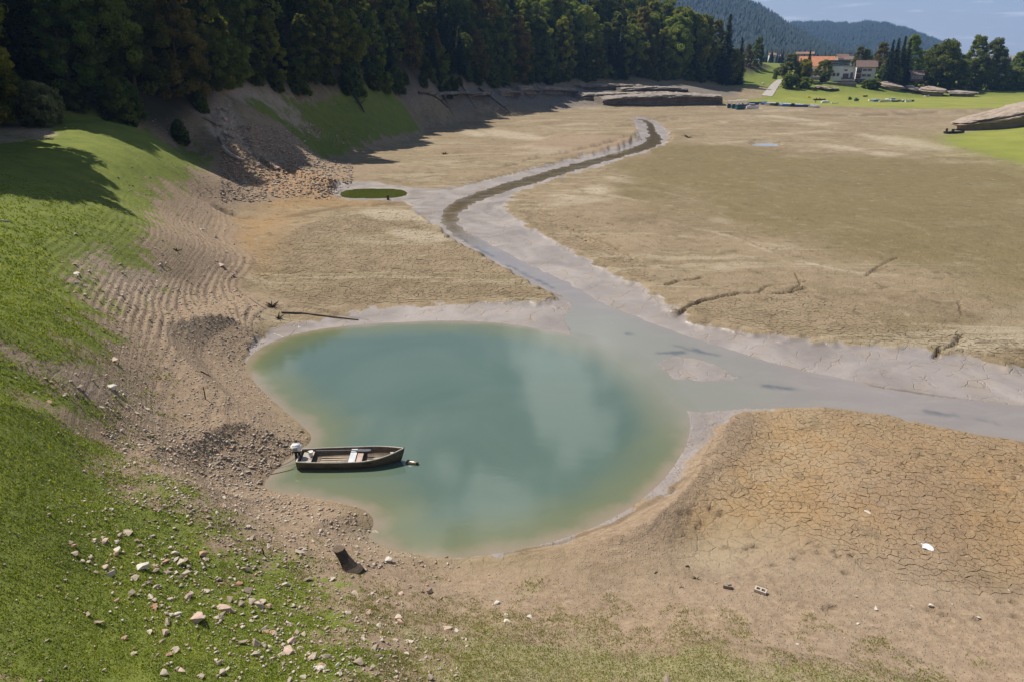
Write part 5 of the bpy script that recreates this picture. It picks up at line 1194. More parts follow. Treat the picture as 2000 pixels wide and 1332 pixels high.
# hollow brick + block, paper litter
M_brick = simple('pale_hollow_brick', (.50, .43, .35), .9, .15, 10, .3)
def hollow(px, py, L_, W_, rz, label):
    q = H3(px, py); e = empty('hollow_brick', q+Vector((0,0,-.01)), rz, label, 'brick'); mb = MB(); h = L_*.38; w = W_
    t = .22*w
    mb.box((0, -w/2+t/2, h/2), (L_, t, h)); mb.box((0, w/2-t/2, h/2), (L_, t, h))
    for x in (-L_/2+t/2, 0, L_/2-t/2): mb.box((x, 0, h/2-.001), (t, w-2*t, h-.002))
    mb.box((0, 0, .02), (L_-.01, w-.01, .03)); mb.build('brick_body', M_brick, e); return e
hollow(1485, 1156, .34, .19, -.55, 'pale hollow brick with two holes on the bare slope'); 
q = H3(1420, 1147); mb = MB(); mb.box((q.x, q.y, q.z+.05), (.24, .14, .14), -.3); mb.box((q.x+.05, q.y+.02, q.z+.13), (.12, .11, .05), .2); tag(mb.build('broken_brick', M_stone_grey), 'dark broken brick left of the pale hollow brick', 'brick')
q = H3(1810, 1070); vs = []; 
for j in range(5):
    for i in range(5): x, y = (i-2)*.085, (j-2)*.075; vs.append((x, y, .03+.025*math.sin(i*1.7+j)+.02*(i == 0)))
mb = MB(); mb.add(vs, [(j*5+i, j*5+i+1, j*5+i+6, j*5+i+5) for j in range(4) for i in range(4)]); mb.add([(v[0], v[1], v[2]-.004) for v in vs], [(j*5+i+5, j*5+i+6, j*5+i+1, j*5+i) for j in range(4) for i in range(4)])
pl = mb.build('paper_scrap', simple('bluish_white_paper', (.72, .78, .84), .6, .08, 30, .2)); pl.location = q+Vector((0, 0, .035)); pl.rotation_euler = (0, 0, -.35); tag(pl, 'bluish white crumpled sheet lying on the cracked mud', 'litter')

# ------------------------------------------------------------------ layered rocks
def rock_mat(name, c1, c2):
    m, t, out = newmat(name); g = G(t); pos = g.n('ShaderNodeNewGeometry').outputs['Position']
    mp = g.n('ShaderNodeMapping'); g.set(mp.inputs[0], pos); mp.inputs['Scale'].default_value = (.25, .25, 2.6); mp.inputs['Rotation'].default_value = (.04, .05, 0)
    n = g.noise(mp.outputs[0], 1.1, 6, .65, .5); n2 = g.noise(pos, .8, 6, .65)
    c = g.mix(g.mr(n, .32, .68), c1, c2); c = g.mix(g.mr(n2, .35, .75, 0, .5), c, (.20, .155, .12)); b = g.bump(n, .8, .25); b = g.bump(g.noise(pos, 3.5, 6, .65), .6, .12, b)
    g.bsdf(out, c, .9, b, .15); return m
M_rock = rock_mat('pale_layered_rock', (.30, .235, .18), (.46, .375, .30)); M_rock_grey = rock_mat('grey_layered_rock', (.22, .19, .165), (.38, .335, .29))
def ledge(front, prof, back, label, mat, name='rock_ledge', jag=.35, seed=0, dip=None, parts=None):
    """front: world points of the foot line (left to right); prof: [(height, outward offset)]; back: depth into the bank"""
    rs = np.random.default_rng(seed+99); f = np.array([[p[0], p[1]] for p in front]); zf = np.array([p[2] for p in front]); hs = np.array([p[3] for p in front])
    d = np.concatenate([[0], np.cumsum(np.linalg.norm(np.diff(f, axis=0), axis=1))]); n = max(8, int(d[-1]/.7)); s = np.linspace(0, d[-1], n)
    X, Y, Z, Hh = (np.interp(s, d, q) for q in (f[:,0], f[:,1], zf, hs)); tx, ty = np.gradient(X), np.gradient(Y); l = np.hypot(tx, ty); nx, ny = ty/l, -tx/l   # outward (towards the camera)
    rows = []; K = len(prof)
    for k, (hz_, off) in enumerate(prof):
        j_ = np.convolve(rs.normal(size=n+4), np.ones(5)/5, 'valid')*jag*2; e = np.minimum(1, np.minimum(np.arange(n), np.arange(n)[::-1])/3.0)**.5
        o_ = off*e+j_*(.4+.6*(k > 0)) - (1-e)*back*.12
        rows.append(np.stack([X+nx*o_, Y+ny*o_, Z+hz_*Hh*(.75+.25*e)+rs.normal(size=n)*.06], 1))
    for fr, dz in ((.35, .03), (.7, .0), (1.0, -.12)):
        rows.append(np.stack([X-nx*back*fr, Y-ny*back*fr, Z+(prof[-1][0]+dz)*Hh+rs.normal(size=n)*.10], 1))
    rows.append(np.stack([X-nx*back, Y-ny*back, Z-1.2], 1))
    V = np.array(rows); m_ = len(rows); V3 = V.reshape(-1, 3).tolist(); fs = [(i*n+j, i*n+j+1, (i+1)*n+j+1, (i+1)*n+j) for i in range(m_-1) for j in range(n-1)]
    fs += [tuple(i*n for i in range(m_))[::-1], tuple(i*n+n-1 for i in range(m_))]
    mb = MB(); mb.add(V3, fs); return tag(mb.build(name, mat), label, 'rock')
def stack_rock(outline, hfun, layers, label, mat, name='rock_outcrop', seed=0, step=.8, jag=.25):
    rs = np.random.default_rng(seed+500); p = chaikin(outline, 1); d = np.linalg.norm(np.roll(p, -1, 0)-p, axis=1); c = np.concatenate([[0], np.cumsum(d)]); n = max(16, int(c[-1]/step))
    q = np.vstack([p, p[:1]]); s_ = np.linspace(0, c[-1], n, endpoint=False); X = np.interp(s_, c, q[:,0]); Y = np.interp(s_, c, q[:,1])
    area = np.sum(X*np.roll(Y, -1)-Y*np.roll(X, -1)); sg = 1 if area > 0 else -1
    tx, ty = np.roll(X, -1)-np.roll(X, 1), np.roll(Y, -1)-np.roll(Y, 1); l = np.hypot(tx, ty)+1e-6; nx, ny = sg*ty/l, -sg*tx/l
    base = np.array([colz(x, y) for x, y in zip(X, Y)])-.5; cx_, cy_ = X.mean(), Y.mean(); rows = []
    for f, off in layers:
        k = np.convolve(rs.normal(size=n+4), np.ones(5)/5, 'valid')*jag*2.2; o_ = off+k
        x, y = X+nx*o_, Y+ny*o_
        if f >= .93: t = min(1, (f-.93)*4); x, y = x*(1-t*.35)+cx_*t*.35, y*(1-t*.35)+cy_*t*.35
        rows.append(np.stack([x, y, base+hfun(x, y)*f+rs.normal(size=n)*.05], 1))
    top = rows[-1]; ctr = top.mean(0); rows.append(top*.45+ctr*.55+np.array([0, 0, .12]))
    V = np.vstack(rows+[ctr[None]+np.array([0, 0, .15])]); m_ = len(rows); K = len(V)-1
    fs = [(i*n+j, i*n+(j+1) % n, (i+1)*n+(j+1) % n, (i+1)*n+j) for i in range(m_-1) for j in range(n)]+[((m_-1)*n+j, (m_-1)*n+(j+1) % n, K) for j in range(n)]
    if sg < 0: fs = [f[::-1] for f in fs]
    mb = MB(); mb.add(V.tolist(), fs); return tag(mb.build(name, mat), label, 'rock')
SL = [(0, -1.5), (.30, -1.2), (.50, -.8), (.60, .3), (.66, .7), (.72, .5), (.745, -.2), (.80, .0), (.86, .15), (.90, -.3), (.97, -1.3), (1.0, -2.2)]
def L4(px, py, z, h): q = P(px, py, z); return (q[0], q[1], z-.3, h)
OV = [(0, -.4), (.12, -.9), (.45, -1.3), (.62, -.9), (.66, 1.0), (.74, 1.3), (.80, 1.1), (.82, .5), (.92, .6), (1.0, .1)]
nose = P(1868, 251, .8); rt = P(2120, 236, 2.5); ax = (rt-nose)/np.linalg.norm(rt-nose); bk = np.array([-ax[1], ax[0]])
stack_rock([nose, nose+ax*3-bk*1.2, nose+ax*9-bk*1.6, nose+ax*16-bk*.5, rt, rt+bk*16, nose+ax*18+bk*13, nose+ax*9+bk*9, nose+ax*2+bk*5], lambda x, y: 2.7+np.clip(((x-nose[0])*ax[0]+(y-nose[1])*ax[1]), 0, 40)*.125, SL, 'big pale layered rock outcrop with dark undercut at the right edge', M_rock, seed=1)
LD = [((920,196,4.6,2.4),(960,192,4.9,2.2),'sloping grey slab at the left end of the ledges'), ((985,192,4.6,3.2),(1018,192,4.6,3.0),'blocky grey ledge rock above the brushwood'), ((1022,188,4.8,3.8),(1052,188,4.9,3.4),'square-faced ledge rock in the middle of the bank'),
      ((1058,186,4.2,3.2),(1130,188,3.8,3.0),'long overhanging slab with a dark hollow beneath')]
def LZ(px, py, z, h):
    hq = H3(px, py)
    if hq is not None and hq.y < 420: return (hq.x, hq.y, hq.z-.4, h)
    q = P(px, py, z); return (q[0], q[1], colz(q[0], q[1])-.4, h)
for i, (a, b, lab) in enumerate(LD): ledge([LZ(*a), LZ((a[0]+b[0])/2, (a[1]+b[1])/2, (a[2]+b[2])/2, (a[3]+b[3])/2), LZ(*b)], OV, 7, lab, M_rock_grey, seed=i+3)
ledge([LZ(1135, 196, 3.2, 2.6), LZ(1200, 197, 3.0, 3.0), LZ(1300, 196, 3.0, 3.2), LZ(1370, 195, 3.0, 2.4)], [(0, 0), (.3, .4), (.55, .2), (.6, -1.2), (.7, -1.2), (.74, .5), (.9, .7), (1, 0)], 9, 'long pale upper rock shelf along the shaded far bank', M_rock_grey, seed=11)
ledge([LZ(1215, 182, 5, 2.2), LZ(1290, 181, 5, 2.6), LZ(1345, 181, 5, 2.0)], OV, 6, 'middle grey rock shelf under the far trees', M_rock_grey, seed=14)
ledge([LZ(1140, 176, 5, 2.0), LZ(1200, 175, 5, 2.4), LZ(1260, 174, 5, 1.8)], OV, 6, 'upper thin rock shelf right under the forest edge', M_rock_grey, seed=15)
ledge([LZ(860, 192, 5, 1.8), LZ(900, 190, 5, 2.0), LZ(935, 190, 5, 1.6)], OV, 5, 'small grey slab left of the fallen trunks', M_rock_grey, seed=16)
ledge([LZ(1180, 207, 1.0, 3.2), LZ(1260, 207, .9, 4.2), LZ(1330, 206.5, .9, 4.4), LZ(1412, 206, .9, 3.8)], [(0, -1.6), (.3, -2.2), (.55, -1.8), (.72, -1.2), (.76, 1.4), (.86, 1.6), (.95, 1.2), (1, .2)], 10, 'long dark undercut rock wall left of the beached boats', M_rock_grey, seed=12)
def LR(px, py, r, h):
    q, z = PR(px, py, r); return (q[0], q[1], colz(q[0], q[1])-.6, h)
def far_rock(px0, px1, py, r, h, dep, label, mat, seed):
    a, b = PR(px0, py, r)[0], PR(px1, py, r)[0]; u = (b-a)/np.linalg.norm(b-a); v = np.array([-u[1], u[0]]); L_ = np.linalg.norm(b-a)
    stack_rock([a, a+u*L_*.25-v*1.5, a+u*L_*.6-v*2, b-v*.6, b+v*dep*.5, a+u*L_*.6+v*dep, a+v*dep*.6], lambda x, y: h+0*x, SL, label, mat, 'rock_ledge', seed, 1.0)
far_rock(1714, 1762, 183, 396, 3.3, 9, 'rounded pale layered rock below the spruce clump', M_rock, 20)
far_rock(1766, 1795, 184, 404, 2.8, 8, 'low grey rock shelf right of the rounded layered rock', M_rock_grey, 21)
far_rock(1794, 1846, 186, 400, 3.8, 12, 'brown-topped layered rock below the cabin', M_rock, 22)
far_rock(1850, 1908, 188, 402, 2.8, 10, 'dark shaded rock wall right of the cabin rocks', M_rock_grey, 23)
ledge([LR(1590, 176, 375, 2.0), LR(1615, 176, 374, 2.2), LR(1640, 176, 376, 1.8)], OV, 6, 'low pale rock below the terrace wall', M_rock, seed=24)
ledge([LZ(1075, 152, 11.5, 5), LZ(1110, 150, 11.5, 5.5)], OV, 6, 'grey rock face showing among the trees above the ledges', M_rock_grey, seed=25)
for i, (px, py, w_) in enumerate(((1530,180,7),(1522,183,6),(1555,186,5),(1572,184,5),(1498,186,7),(1488,182,6),(1700,184,6),(1712,179,9),(1805,190,6),(1812,191,9))):
    q, z = PR(px, py, 372 if px < 1600 else 392); stone(q[0], q[1], w_*.26, 'pale boulder on the green far bank', 'pale boulders on the green far bank', M_stone_pale, 'boulder', cat='boulder')

# ------------------------------------------------------------------ boat ramp
M_conc = simple('pale_concrete', (.40, .36, .32), .85, .12, .6, .2, obj=False)
mb = MB(); A0, A1, B0, B1 = PR(1487, 187, 345)[0], PR(1508, 189, 343)[0], PR(1519, 156, 396)[0], PR(1531, 153, 398)[0]; n = 14; vs = []
for i in range(n+1):
    t = i/n
    for w_ in (0, .5, 1):
        p = (A0*(1-t)+B0*t)*(1-w_)+(A1*(1-t)+B1*t)*w_; vs.append((p[0], p[1], colz(p[0], p[1])+.22))
vs += [(x, y, z-.6) for x, y, z in vs]; m3 = (n+1)*3
fs = [(i*3+j, i*3+j+1, (i+1)*3+j+1, (i+1)*3+j) for i in range(n) for j in (0, 1)] + [(i*3+m3, (i+1)*3+m3, (i+1)*3, i*3) for i in range(n)] + [(i*3+2, (i+1)*3+2, (i+1)*3+2+m3, i*3+2+m3) for i in range(n)] + [(0, 1, 2, 2+m3, 1+m3, m3)]
mb.add(vs, fs); tag(mb.build('path', M_conc), kind='structure')

# ------------------------------------------------------------------ beached boats and jetty
def cmat(name, c, r=.35): return simple(name, c, r, .12, 2, .05)
C_ = {'white': cmat('boat_white', (.70, .72, .74)), 'blue': cmat('boat_blue', (.06, .16, .42)), 'lblue': cmat('boat_light_blue', (.20, .38, .62)), 'navy': cmat('boat_navy', (.03, .06, .20)), 'teal': cmat('boat_teal', (.015, .10, .13)),
      'green': cmat('boat_green', (.06, .12, .08)), 'dark': cmat('boat_dark', (.02, .025, .025)), 'pink': cmat('boat_cream', (.55, .47, .42)), 'yellow': cmat('boat_yellow', (.7, .55, .06)), 'window': simple('boat_window', (.02, .025, .03), .15, .1, 2, 0, .6)}
def small_boat(x, y, z, rz, L_, W_, H_, hull_c, deck_c, label, extras=(), group=None):
    e = empty('moored_boat', (x, y, z), rz, label, 'boat', group); mb = MB(); n = 8; vs = []
    for i in range(n+1):
        t = i/n; b = W_/2*(1-max(0, (t-.45)/.55)**2.2)*(.9+.1*min(1, t*4)); b = max(b, .03); xx = (t-.5)*L_
        for yy, zz in ((-b, H_*(1+.25*t*t)), (-b*.75, .05+.1*t), (b*.75, .05+.1*t), (b, H_*(1+.25*t*t))): vs.append((xx, yy, zz))
    fs = [(i*4+j, (i+1)*4+j, (i+1)*4+j+1, i*4+j+1) for i in range(n) for j in range(3)] + [(0, 1, 2, 3)]; mb.add(vs, fs); mb.build('hull', C_[hull_c], e)
    mb = MB(); dvs = []
    for i in range(n+1): a, b = vs[i*4], vs[i*4+3]; dvs += [(a[0], a[1]*.97, a[2]-.05), (b[0], b[1]*.97, b[2]-.05)]
    mb.add(dvs, [(i*2, (i+1)*2, (i+1)*2+1, i*2+1) for i in range(n)]); mb.build('deck', C_[deck_c], e)
    if 'seats' in extras:
        for xx in (-.25, .02):
            mb = MB(); mb.box((xx*L_, 0, H_+.12), (.35, W_*.6, .25)); mb.box((xx*L_-.2, 0, H_+.35), (.08, W_*.6, .45)); mb.build('seat', C_[deck_c], e)
    if 'cabin' in extras:
        mb = MB(); mb.box((-.05*L_, 0, H_+.45), (L_*.38, W_*.62, .7)); cb = mb.build('cabin', C_['white'], e)
        mb = MB(); mb.box((-.05*L_, 0, H_+.5), (L_*.384, W_*.63, .28)); mb.build('window_band', C_['window'], cb)
    if 'canopy' in extras:
        mb = MB(); mb.box((-.03*L_, 0, H_+1.55), (L_*.8, W_*.95, .10)); mb.build('canopy', C_['white'], e)
        for sx in (-.38, .32):
            for sy in (-.42, .42):
                mb = MB(); mb.box((sx*L_, sy*W_, H_+.75), (.07, .07, 1.5)); mb.build('post', C_['white'], e)
    if 'cover' in extras:
        mb = MB(); mb.box((0, 0, H_+.12), (L_*.7, W_*.7, .22)); mb.build('cover', C_[deck_c], e)
    return e
def bpx(px, py, wpx, rz, hc, dc, label, ex=(), H_=.55, W_=1.6, z=None, r=None):
    if r: q2, _ = PR(px, py, r); q = Vector((q2[0], q2[1], 0)); q.z = colz(q.x, q.y)
    else: q = H3(px, py)
    return small_boat(q.x, q.y, q.z+.03, rz, wpx*mpp(q), W_, H_, hc, dc, label, ex)
A0, A1 = H3(1497, 205.5), H3(1600, 211)
jet = empty('floating_jetty', A0, math.atan2(A1.y-A0.y, A1.x-A0.x), 'long white floating jetty stranded on the dry lake bed', 'jetty'); JL = (A1-A0).length
nb = 12
for i in range(nb):
    mb = MB(); mb.box(((i+.5)*JL/nb, 0, .85), (JL/nb-.12, 1.5, .16)); mb.build('deck_panel', C_['white'], jet)
for i in range(nb):
    mb = MB(); mb.box(((i+.5)*JL/nb, 0, .36), (1.1, 1.3, .74)); mb.build('float', C_['dark'], jet)
jn = Vector((math.sin(math.atan2(A1.y-A0.y, A1.x-A0.x)), -math.cos(math.atan2(A1.y-A0.y, A1.x-A0.x)), 0))
for i, (t, hc, dc, ln, ex, lab) in enumerate([(.02,'blue','lblue',2.6,('seats',),'blue pedal boat at the left end of the stranded jetty'),(.11,'white','lblue',2.8,(),'white boat with light blue deck second along the jetty'),(.21,'green','dark',2.6,('cover',),'dull green covered boat third along the jetty'),
   (.30,'dark','green',2.4,('seats',),'dark boat fourth along the jetty'),(.38,'lblue','white',2.4,('seats',),'pale blue pedal boat near the middle of the jetty'),(.48,'blue','blue',3.4,('cover',),'bright blue covered boat at the middle of the jetty'),(.60,'dark','dark',2.6,('seats',),'black boat right of the bright blue one at the jetty'),
   (.69,'navy','blue',3.0,('cover',),'navy covered boat right of the black one at the jetty'),(.83,'navy','navy',3.4,('cover',),'navy boat last before the white boat at the jetty end'),(.97,'white','white',3.8,('seats','cover'),'white boat with seats at the right end of the jetty')]):
    p = A0.lerp(A1, t)+jn*1.9; p.z = colz(p.x, p.y)+.03; small_boat(p.x, p.y, p.z, math.atan2(A1.y-A0.y, A1.x-A0.x)+(.1 if i % 2 else -.1), ln, 1.6, .62, hc, dc, lab, ex)
bpx(1424, 212, 11, 1.2, 'teal', 'teal', 'leftmost dark teal pedal boat beached by the rock wall', ('seats', 'canopy'), .9)
bpx(1433, 213, 13, 1.1, 'teal', 'teal', 'second dark teal pedal boat beached by the rock wall', ('seats', 'canopy'), .95)
bpx(1447, 215, 20, .15, 'teal', 'dark', 'widest dark teal boat in front of the beached group', ('seats',), 1.1, 2.0)
bpx(1450, 210, 26, .05, 'dark', 'lblue', 'boat with light blue and white canopy behind the teal boats', ('canopy', 'seats'), .8, 2.4)
bpx(1469, 214, 25, -.05, 'white', 'pink', 'white motorboat at the right of the beached group', ('cover', 'cabin'), .95, 2.2)
bpx(1472, 206, 22, .0, 'navy', 'navy', 'dark blue boat behind the white motorboat', ('cover',), .8, 2.0)
bpx(1490, 202, 18, .1, 'green', 'green', 'flat dark green punt between the beached group and jetty', (), .4, 1.4)
bpx(1579, 195, 7, .3, 'yellow', 'yellow', 'little yellow boat on the green far bank', (), .45, 1.0, r=350)
bpx(1600, 199, 22, -.25, 'dark', 'dark', 'dark boat trailer row on the green far bank', ('seats',), .6, 1.5, r=335)
bpx(1612, 202, 16, 0, 'white', 'white', 'whitish boat right of the dark boat on the green bank', ('cover',), .7, 1.6, r=315)
bpx(1631, 203, 14, -.15, 'white', 'pink', 'small pale skiff right of the whitish boat', (), .35, 1.2, r=312)
bpx(1592, 201, 4, 0, 'pink', 'dark', 'tiny pale dinghy below the dark boat', (), .6, 1.0, r=318)
bpx(1660, 197, 7, 0, 'green', 'dark', 'left one of two dark green dinghies on the grass', ('seats',), .7, 1.3, r=345)
bpx(1673, 199, 9, .1, 'teal', 'green', 'right one of two dark green dinghies on the grass', ('seats',), .8, 1.3, r=335)
bpx(1690, 192, 9, .2, 'dark', 'green', 'small dark boat left of the right-hand boat row', (), .5, 1.2, r=365)
for i, (px, hc, dc, ln, ex, lab) in enumerate([(1704,'white','white',3.0,(),'white boat at the left end of the right-hand row'),(1714,'blue','lblue',4.0,('cover',),'blue covered boat second in the right-hand row'),(1726,'pink','pink',3.6,('cover',),'cream boat third in the right-hand row'),
    (1734,'green','white',3.0,('seats',),'green and white boat fourth in the right-hand row'),(1744,'white','white',4.2,('cabin',),'white boat with a cabin in the right-hand row'),(1750,'dark','lblue',3.2,(),'dark-hulled boat in front of the cabin boat'),(1758,'white','green',3.0,(),'white boat with green deck right of the cabin boat'),
    (1766,'green','white',2.6,('cover',),'green boat near the right end of the row'),(1774,'white','green',2.4,(),'small pale boat next to last in the row'),(1781,'dark','green',2.0,(),'small dark boat at the right end of the row')]):
    q2, _ = PR(px, 197+ (i % 3)*.6+i*.12, 338-(i % 3)*3); small_boat(q2[0], q2[1], colz(q2[0], q2[1])+.03, -.1+.2*(i % 2), ln, 1.5, .65, hc, dc, lab, ex)
q = H3(1864, 262); pu_ = small_boat(q.x, q.y, q.z, .05, 4.6, 1.4, .5, 'dark', 'dark', 'low black punt lying on the mud before the right-hand rock', ())
mb = MB(); mb.box((-2.0, 0, .85), (.35, .3, .7)); mb.build('motor', C_['dark'], pu_); mb = MB(); mb.box((-.5, 0, .75), (.4, .5, .6)); mb.build('console', C_['dark'], pu_)

# ------------------------------------------------------------------ buildings
M_tile_o = simple('orange_roof_tiles', (.52, .22, .12), .85, .15, .8, .5, obj=False); M_tile_b = simple('brown_roof_tiles', (.17, .115, .10), .85, .2, 1, .4); M_tile_r = simple('dull_red_roof', (.30, .17, .13), .85, .2, 1, .4)
M_plas = simple('white_render', (.72, .71, .69), .8, .08, 1, .15); M_plas_g = simple('grey_blue_cladding', (.13, .17, .19), .6, .1, 1, .15); M_glass = simple('window_glass', (.03, .04, .05), .08, .1, 1, 0, .8); M_shut = simple('red_brown_shutters', (.12, .045, .035), .8, .15, 4, .3)
M_stonewall = simple('dark_stone_wall', (.17, .145, .125), .9, .35, 1.2, .9, obj=False); M_beige = simple('beige_render', (.42, .34, .27), .85, .12, 1, .15)
def gable(e, L_, D_, z0, h, mat, over=.6, gm=None, name='roof', half=False):
    mb = MB(); l, d = L_/2+over, D_/2+over; t = .22
    for sgn in (-1, 1):
        vs = [(-l, sgn*d, z0-.15), (l, sgn*d, z0-.15), (l, 0, z0+h), (-l, 0, z0+h)]; vs += [(x, y, z+t) for x, y, z in vs]
        mb.add(vs, [(3,2,1,0),(4,5,6,7),(0,1,5,4),(1,2,6,5),(2,3,7,6),(3,0,4,7)])
    o = mb.build(name, mat, e)
    if gm is not None:
        mb = MB(); hh_ = h*(D_/2)/(d)
        for sx in (-1, 1): x = sx*(L_/2-.01); mb.add([(x, -D_/2+.02, z0-.02), (x, D_/2-.02, z0-.02), (x, 0, z0+hh_)], [(0, 1, 2) if sx > 0 else (2, 1, 0)])
        mb.build('gable_wall', gm, e)
    return o
def window(e, x, y, z, w, h, shut=None, frame=None, side='front'):
    mb = MB()
    if side == 'front':
        mb.box((x, y-.03, z), (w+.16, .10, h+.16)); f = mb.build('window', frame or M_plas, e); mb = MB(); mb.box((x, y-.07, z), (w, .06, h)); mb.build('pane', M_glass, f)
        if shut:
            for s_ in (-1, 1): mb = MB(); mb.box((x+s_*(w*.75+.1), y-.09, z), (w*.45, .05, h+.1)); mb.build('shutter', shut, f)
    else:
        mb.box((x+.03, y, z), (.10, w+.16, h+.16)); f = mb.build('window', frame or M_plas, e); mb = MB(); mb.box((x+.07, y, z), (.06, w, h)); mb.build('pane', M_glass, f)
def house_at(px, py, r, name, label, turn=0.0, cat='house', group=None):
    q, z = PR(px, py, r); return empty(name, (q[0], q[1], z), -math.atan2(q[0], q[1])+turn, label, cat, group), r
def box_part(e, name, c, d, mat): mb = MB(); mb.box(c, d); return mb.build(name, mat, e)
KP = .252
# orange-roofed hall
e, _ = house_at(1588, 165, 412, 'long_hall', 'long building with a big orange tiled roof', cat='building')
box_part(e, 'wall', (0, 5, 3.4), (16, 10, 8.8), M_beige); gable(e, 16.4, 10, 8.6, 4.6, M_tile_o, .5, M_beige); e.children[0].location = (0, 0, 0)
for ch in e.children:
    if ch.name.startswith(('roof', 'gable_wall')): ch.location = (0, 5, 0)
for x in (-6, -3.6, -1, 1.6, 4.2, 6.6): window(e, x, 0, 5.4, 1.0, 1.4)
e, _ = house_at(1600, 165, 402, 'annex_house', 'lower annex with a small brown roof before the orange-roofed hall', cat='building')
box_part(e, 'wall', (-1, 3, 2.6), (9, 5, 6.6), M_beige); gable(e, 9, 5, 5.9, 1.8, M_tile_b, .4, M_beige)
for ch in e.children:
    if ch.name.startswith(('roof', 'gable_wall')): ch.location = (-1, 3, 0)
for x in (-3.6, -1.2, 1.2): window(e, x, .5, 3.6, .9, 1.2)
# white modern building
e, _ = house_at(1643, 163, 398, 'modern_house', 'white flat-roofed modern building with big windows', cat='building')
box_part(e, 'wall', (-2.6, 3, 3.2), (5.4, 6, 9.2), M_plas); w2 = box_part(e, 'wing', (2.6, 3.7, 3.6), (4.9, 5.6, 8.2), M_plas)
box_part(e, 'parapet', (-.1, 3.2, 7.86), (10.6, 6.8, .14), M_plas_g)
for x in (-3.9, -2.1): window(e, x, 0, 3.9, 1.3, 1.5)
window(e, 1.2, .9, 5.9, 1.3, .7); window(e, 1.4, .9, 3.3, 2.6, 2.2); window(e, 4.0, .9, 3.6, 1.2, 2.8)
box_part(e, 'balcony', (2.5, .1, 1.5), (5.6, 1.6, .25), M_plas); box_part(e, 'balcony_rail', (2.5, -.66, 2.1), (5.6, .05, .9), M_glass); box_part(e, 'pillar', (5.2, 3.4, 3.0), (.25, 6.6, 9), M_plas)
box_part(e, 'basement_wall', (1.2, .4, -.4), (9.5, 1.2, 2.6), M_stonewall); window(e, 2.0, -.21, .0, 2.4, 1.6)
e, _ = house_at(1634, 135, 410, 'grey_block_house', 'grey blue upper block with a flat roof behind the white building', cat='building')
box_part(e, 'wall', (-.6, 3, .6), (6.2, 6, 6.2), M_plas_g); box_part(e, 'wing', (4.2, 3.6, 1.0), (3.4, 5, 5.6), M_plas_g); box_part(e, 'roof', (.8, 3, 3.85), (10.4, 6.6, .3), M_black); window(e, 4.2, 1.1, 2.0, 2.4, 1.0); window(e, -1, 0, 2.4, 3.2, .9)
# chalet
e, _ = house_at(1687, 166, 405, 'chalet', 'three-storey white chalet with brown roof and red brown shutters', .12, cat='house')
box_part(e, 'wall', (0, 3.6, 5.4), (8.6, 7.2, 5.6), M_plas); box_part(e, 'ground_floor', (0, 3.6, 1.2), (8.9, 7.5, 2.8), M_stonewall); gable(e, 8.6, 7.2, 8.1, 2.9, M_tile_b, .7, M_plas)
for ch in e.children:
    if ch.name.startswith(('roof', 'gable_wall')): ch.location = (0, 3.6, 0)
for z in (4.3, 6.8):
    for x in (-.7, 1.5): window(e, x, 0, z, .8, 1.1, M_shut)
    window(e, -3.2, 0, z, 1.1, 1.5, M_shut); box_part(e, 'balcony', (-3.3, -.55, z-.95), (2.2, 1.1, .7), M_shut)
for x in (-3.4, -1.6, .4, 2.2): window(e, x, -.15, 1.2, 1.1, 1.5)
window(e, 4.3, 2.0, 4.4, .8, 1.1, side='s'); window(e, 4.3, 5.2, 6.8, .8, 1.1, side='s')
mb = MB(); mb.box((1.6, 5, 11), (.7, .7, 1.6)); mb.build('chimney', M_stonewall, e)
# cabin
e, _ = house_at(1790, 157, 412, 'cabin', 'small cabin with a brown roof and dark gable among the trees', .35, cat='house')
box_part(e, 'wall', (0, 2.5, .9), (5.6, 5, 2.6), M_plas_g); gable(e, 5.6, 5, 2.3, 2.0, M_tile_b, .5, M_shut)
for ch in e.children:
    if ch.name.startswith(('roof', 'gable_wall')): ch.location = (0, 2.5, 0)
for x in (-1.4, .3, 1.9): window(e, x, 0, 1.1, .9, .9)
box_part(e, 'deck_rail', (0, -.9, -.1), (6, .08, .8), M_shut)
# farmhouse and distant houses
def plain_house(px, py, r, L_, D_, h, rh, wall, roof, label, turn=0, group=None):
    e, _ = house_at(px, py, r, 'village_house', label, turn, 'house', group); z = -4
    box_part(e, 'wall', (0, D_/2, (h-4)/2), (L_, D_, h+4), wall); gable(e, L_, D_, h, rh, roof, .5, wall)
    for ch in e.children:
        if ch.name.startswith(('roof', 'gable_wall')): ch.location = (0, D_/2, 0)
    for i in range(2): window(e, (i-.5)*L_*.45, 0, h*.6, L_*.13, h*.26)
    return e
plain_house(1471, 130, 445, 8, 6, 1.6, 2.3, M_plas, M_plas_g, 'low farmhouse with a grey roof above the meadow', .5)
plain_house(1508, 119, 640, 5, 5, 4, 1.6, M_plas, M_tile_r, 'small white house with a pink roof before the far wood', .2)
plain_house(1524, 117, 680, 4, 4, 2.4, 1.2, M_plas, M_tile_r, 'little reddish house right of the small white house', -.3)
plain_house(1562, 114, 560, 5, 4, 2.6, 1.2, M_beige, M_tile_r, 'house roof peeping over the left end of the orange roof', .1)
plain_house(1580, 114, 560, 5.5, 4, 2.6, 1.2, M_beige, M_tile_r, 'house roof peeping over the middle of the orange roof', 0)
plain_house(1647, 124, 620, 9, 6, 3.2, 3.0, M_beige, M_tile_r, 'dull red roofed house behind the grey block', .5)
plain_house(1656, 126, 600, 6, 5, 3.2, 2.0, M_plas, M_tile_b, 'brownish roofed house right of the dull red one', -.3)
plain_house(1860, 128, 760, 9, 6, 1.8, 1.8, M_plas, simple('pale_metal_roof', (.6, .62, .65), .4), 'pale metal-roofed building seen between the right-hand trees', .1)
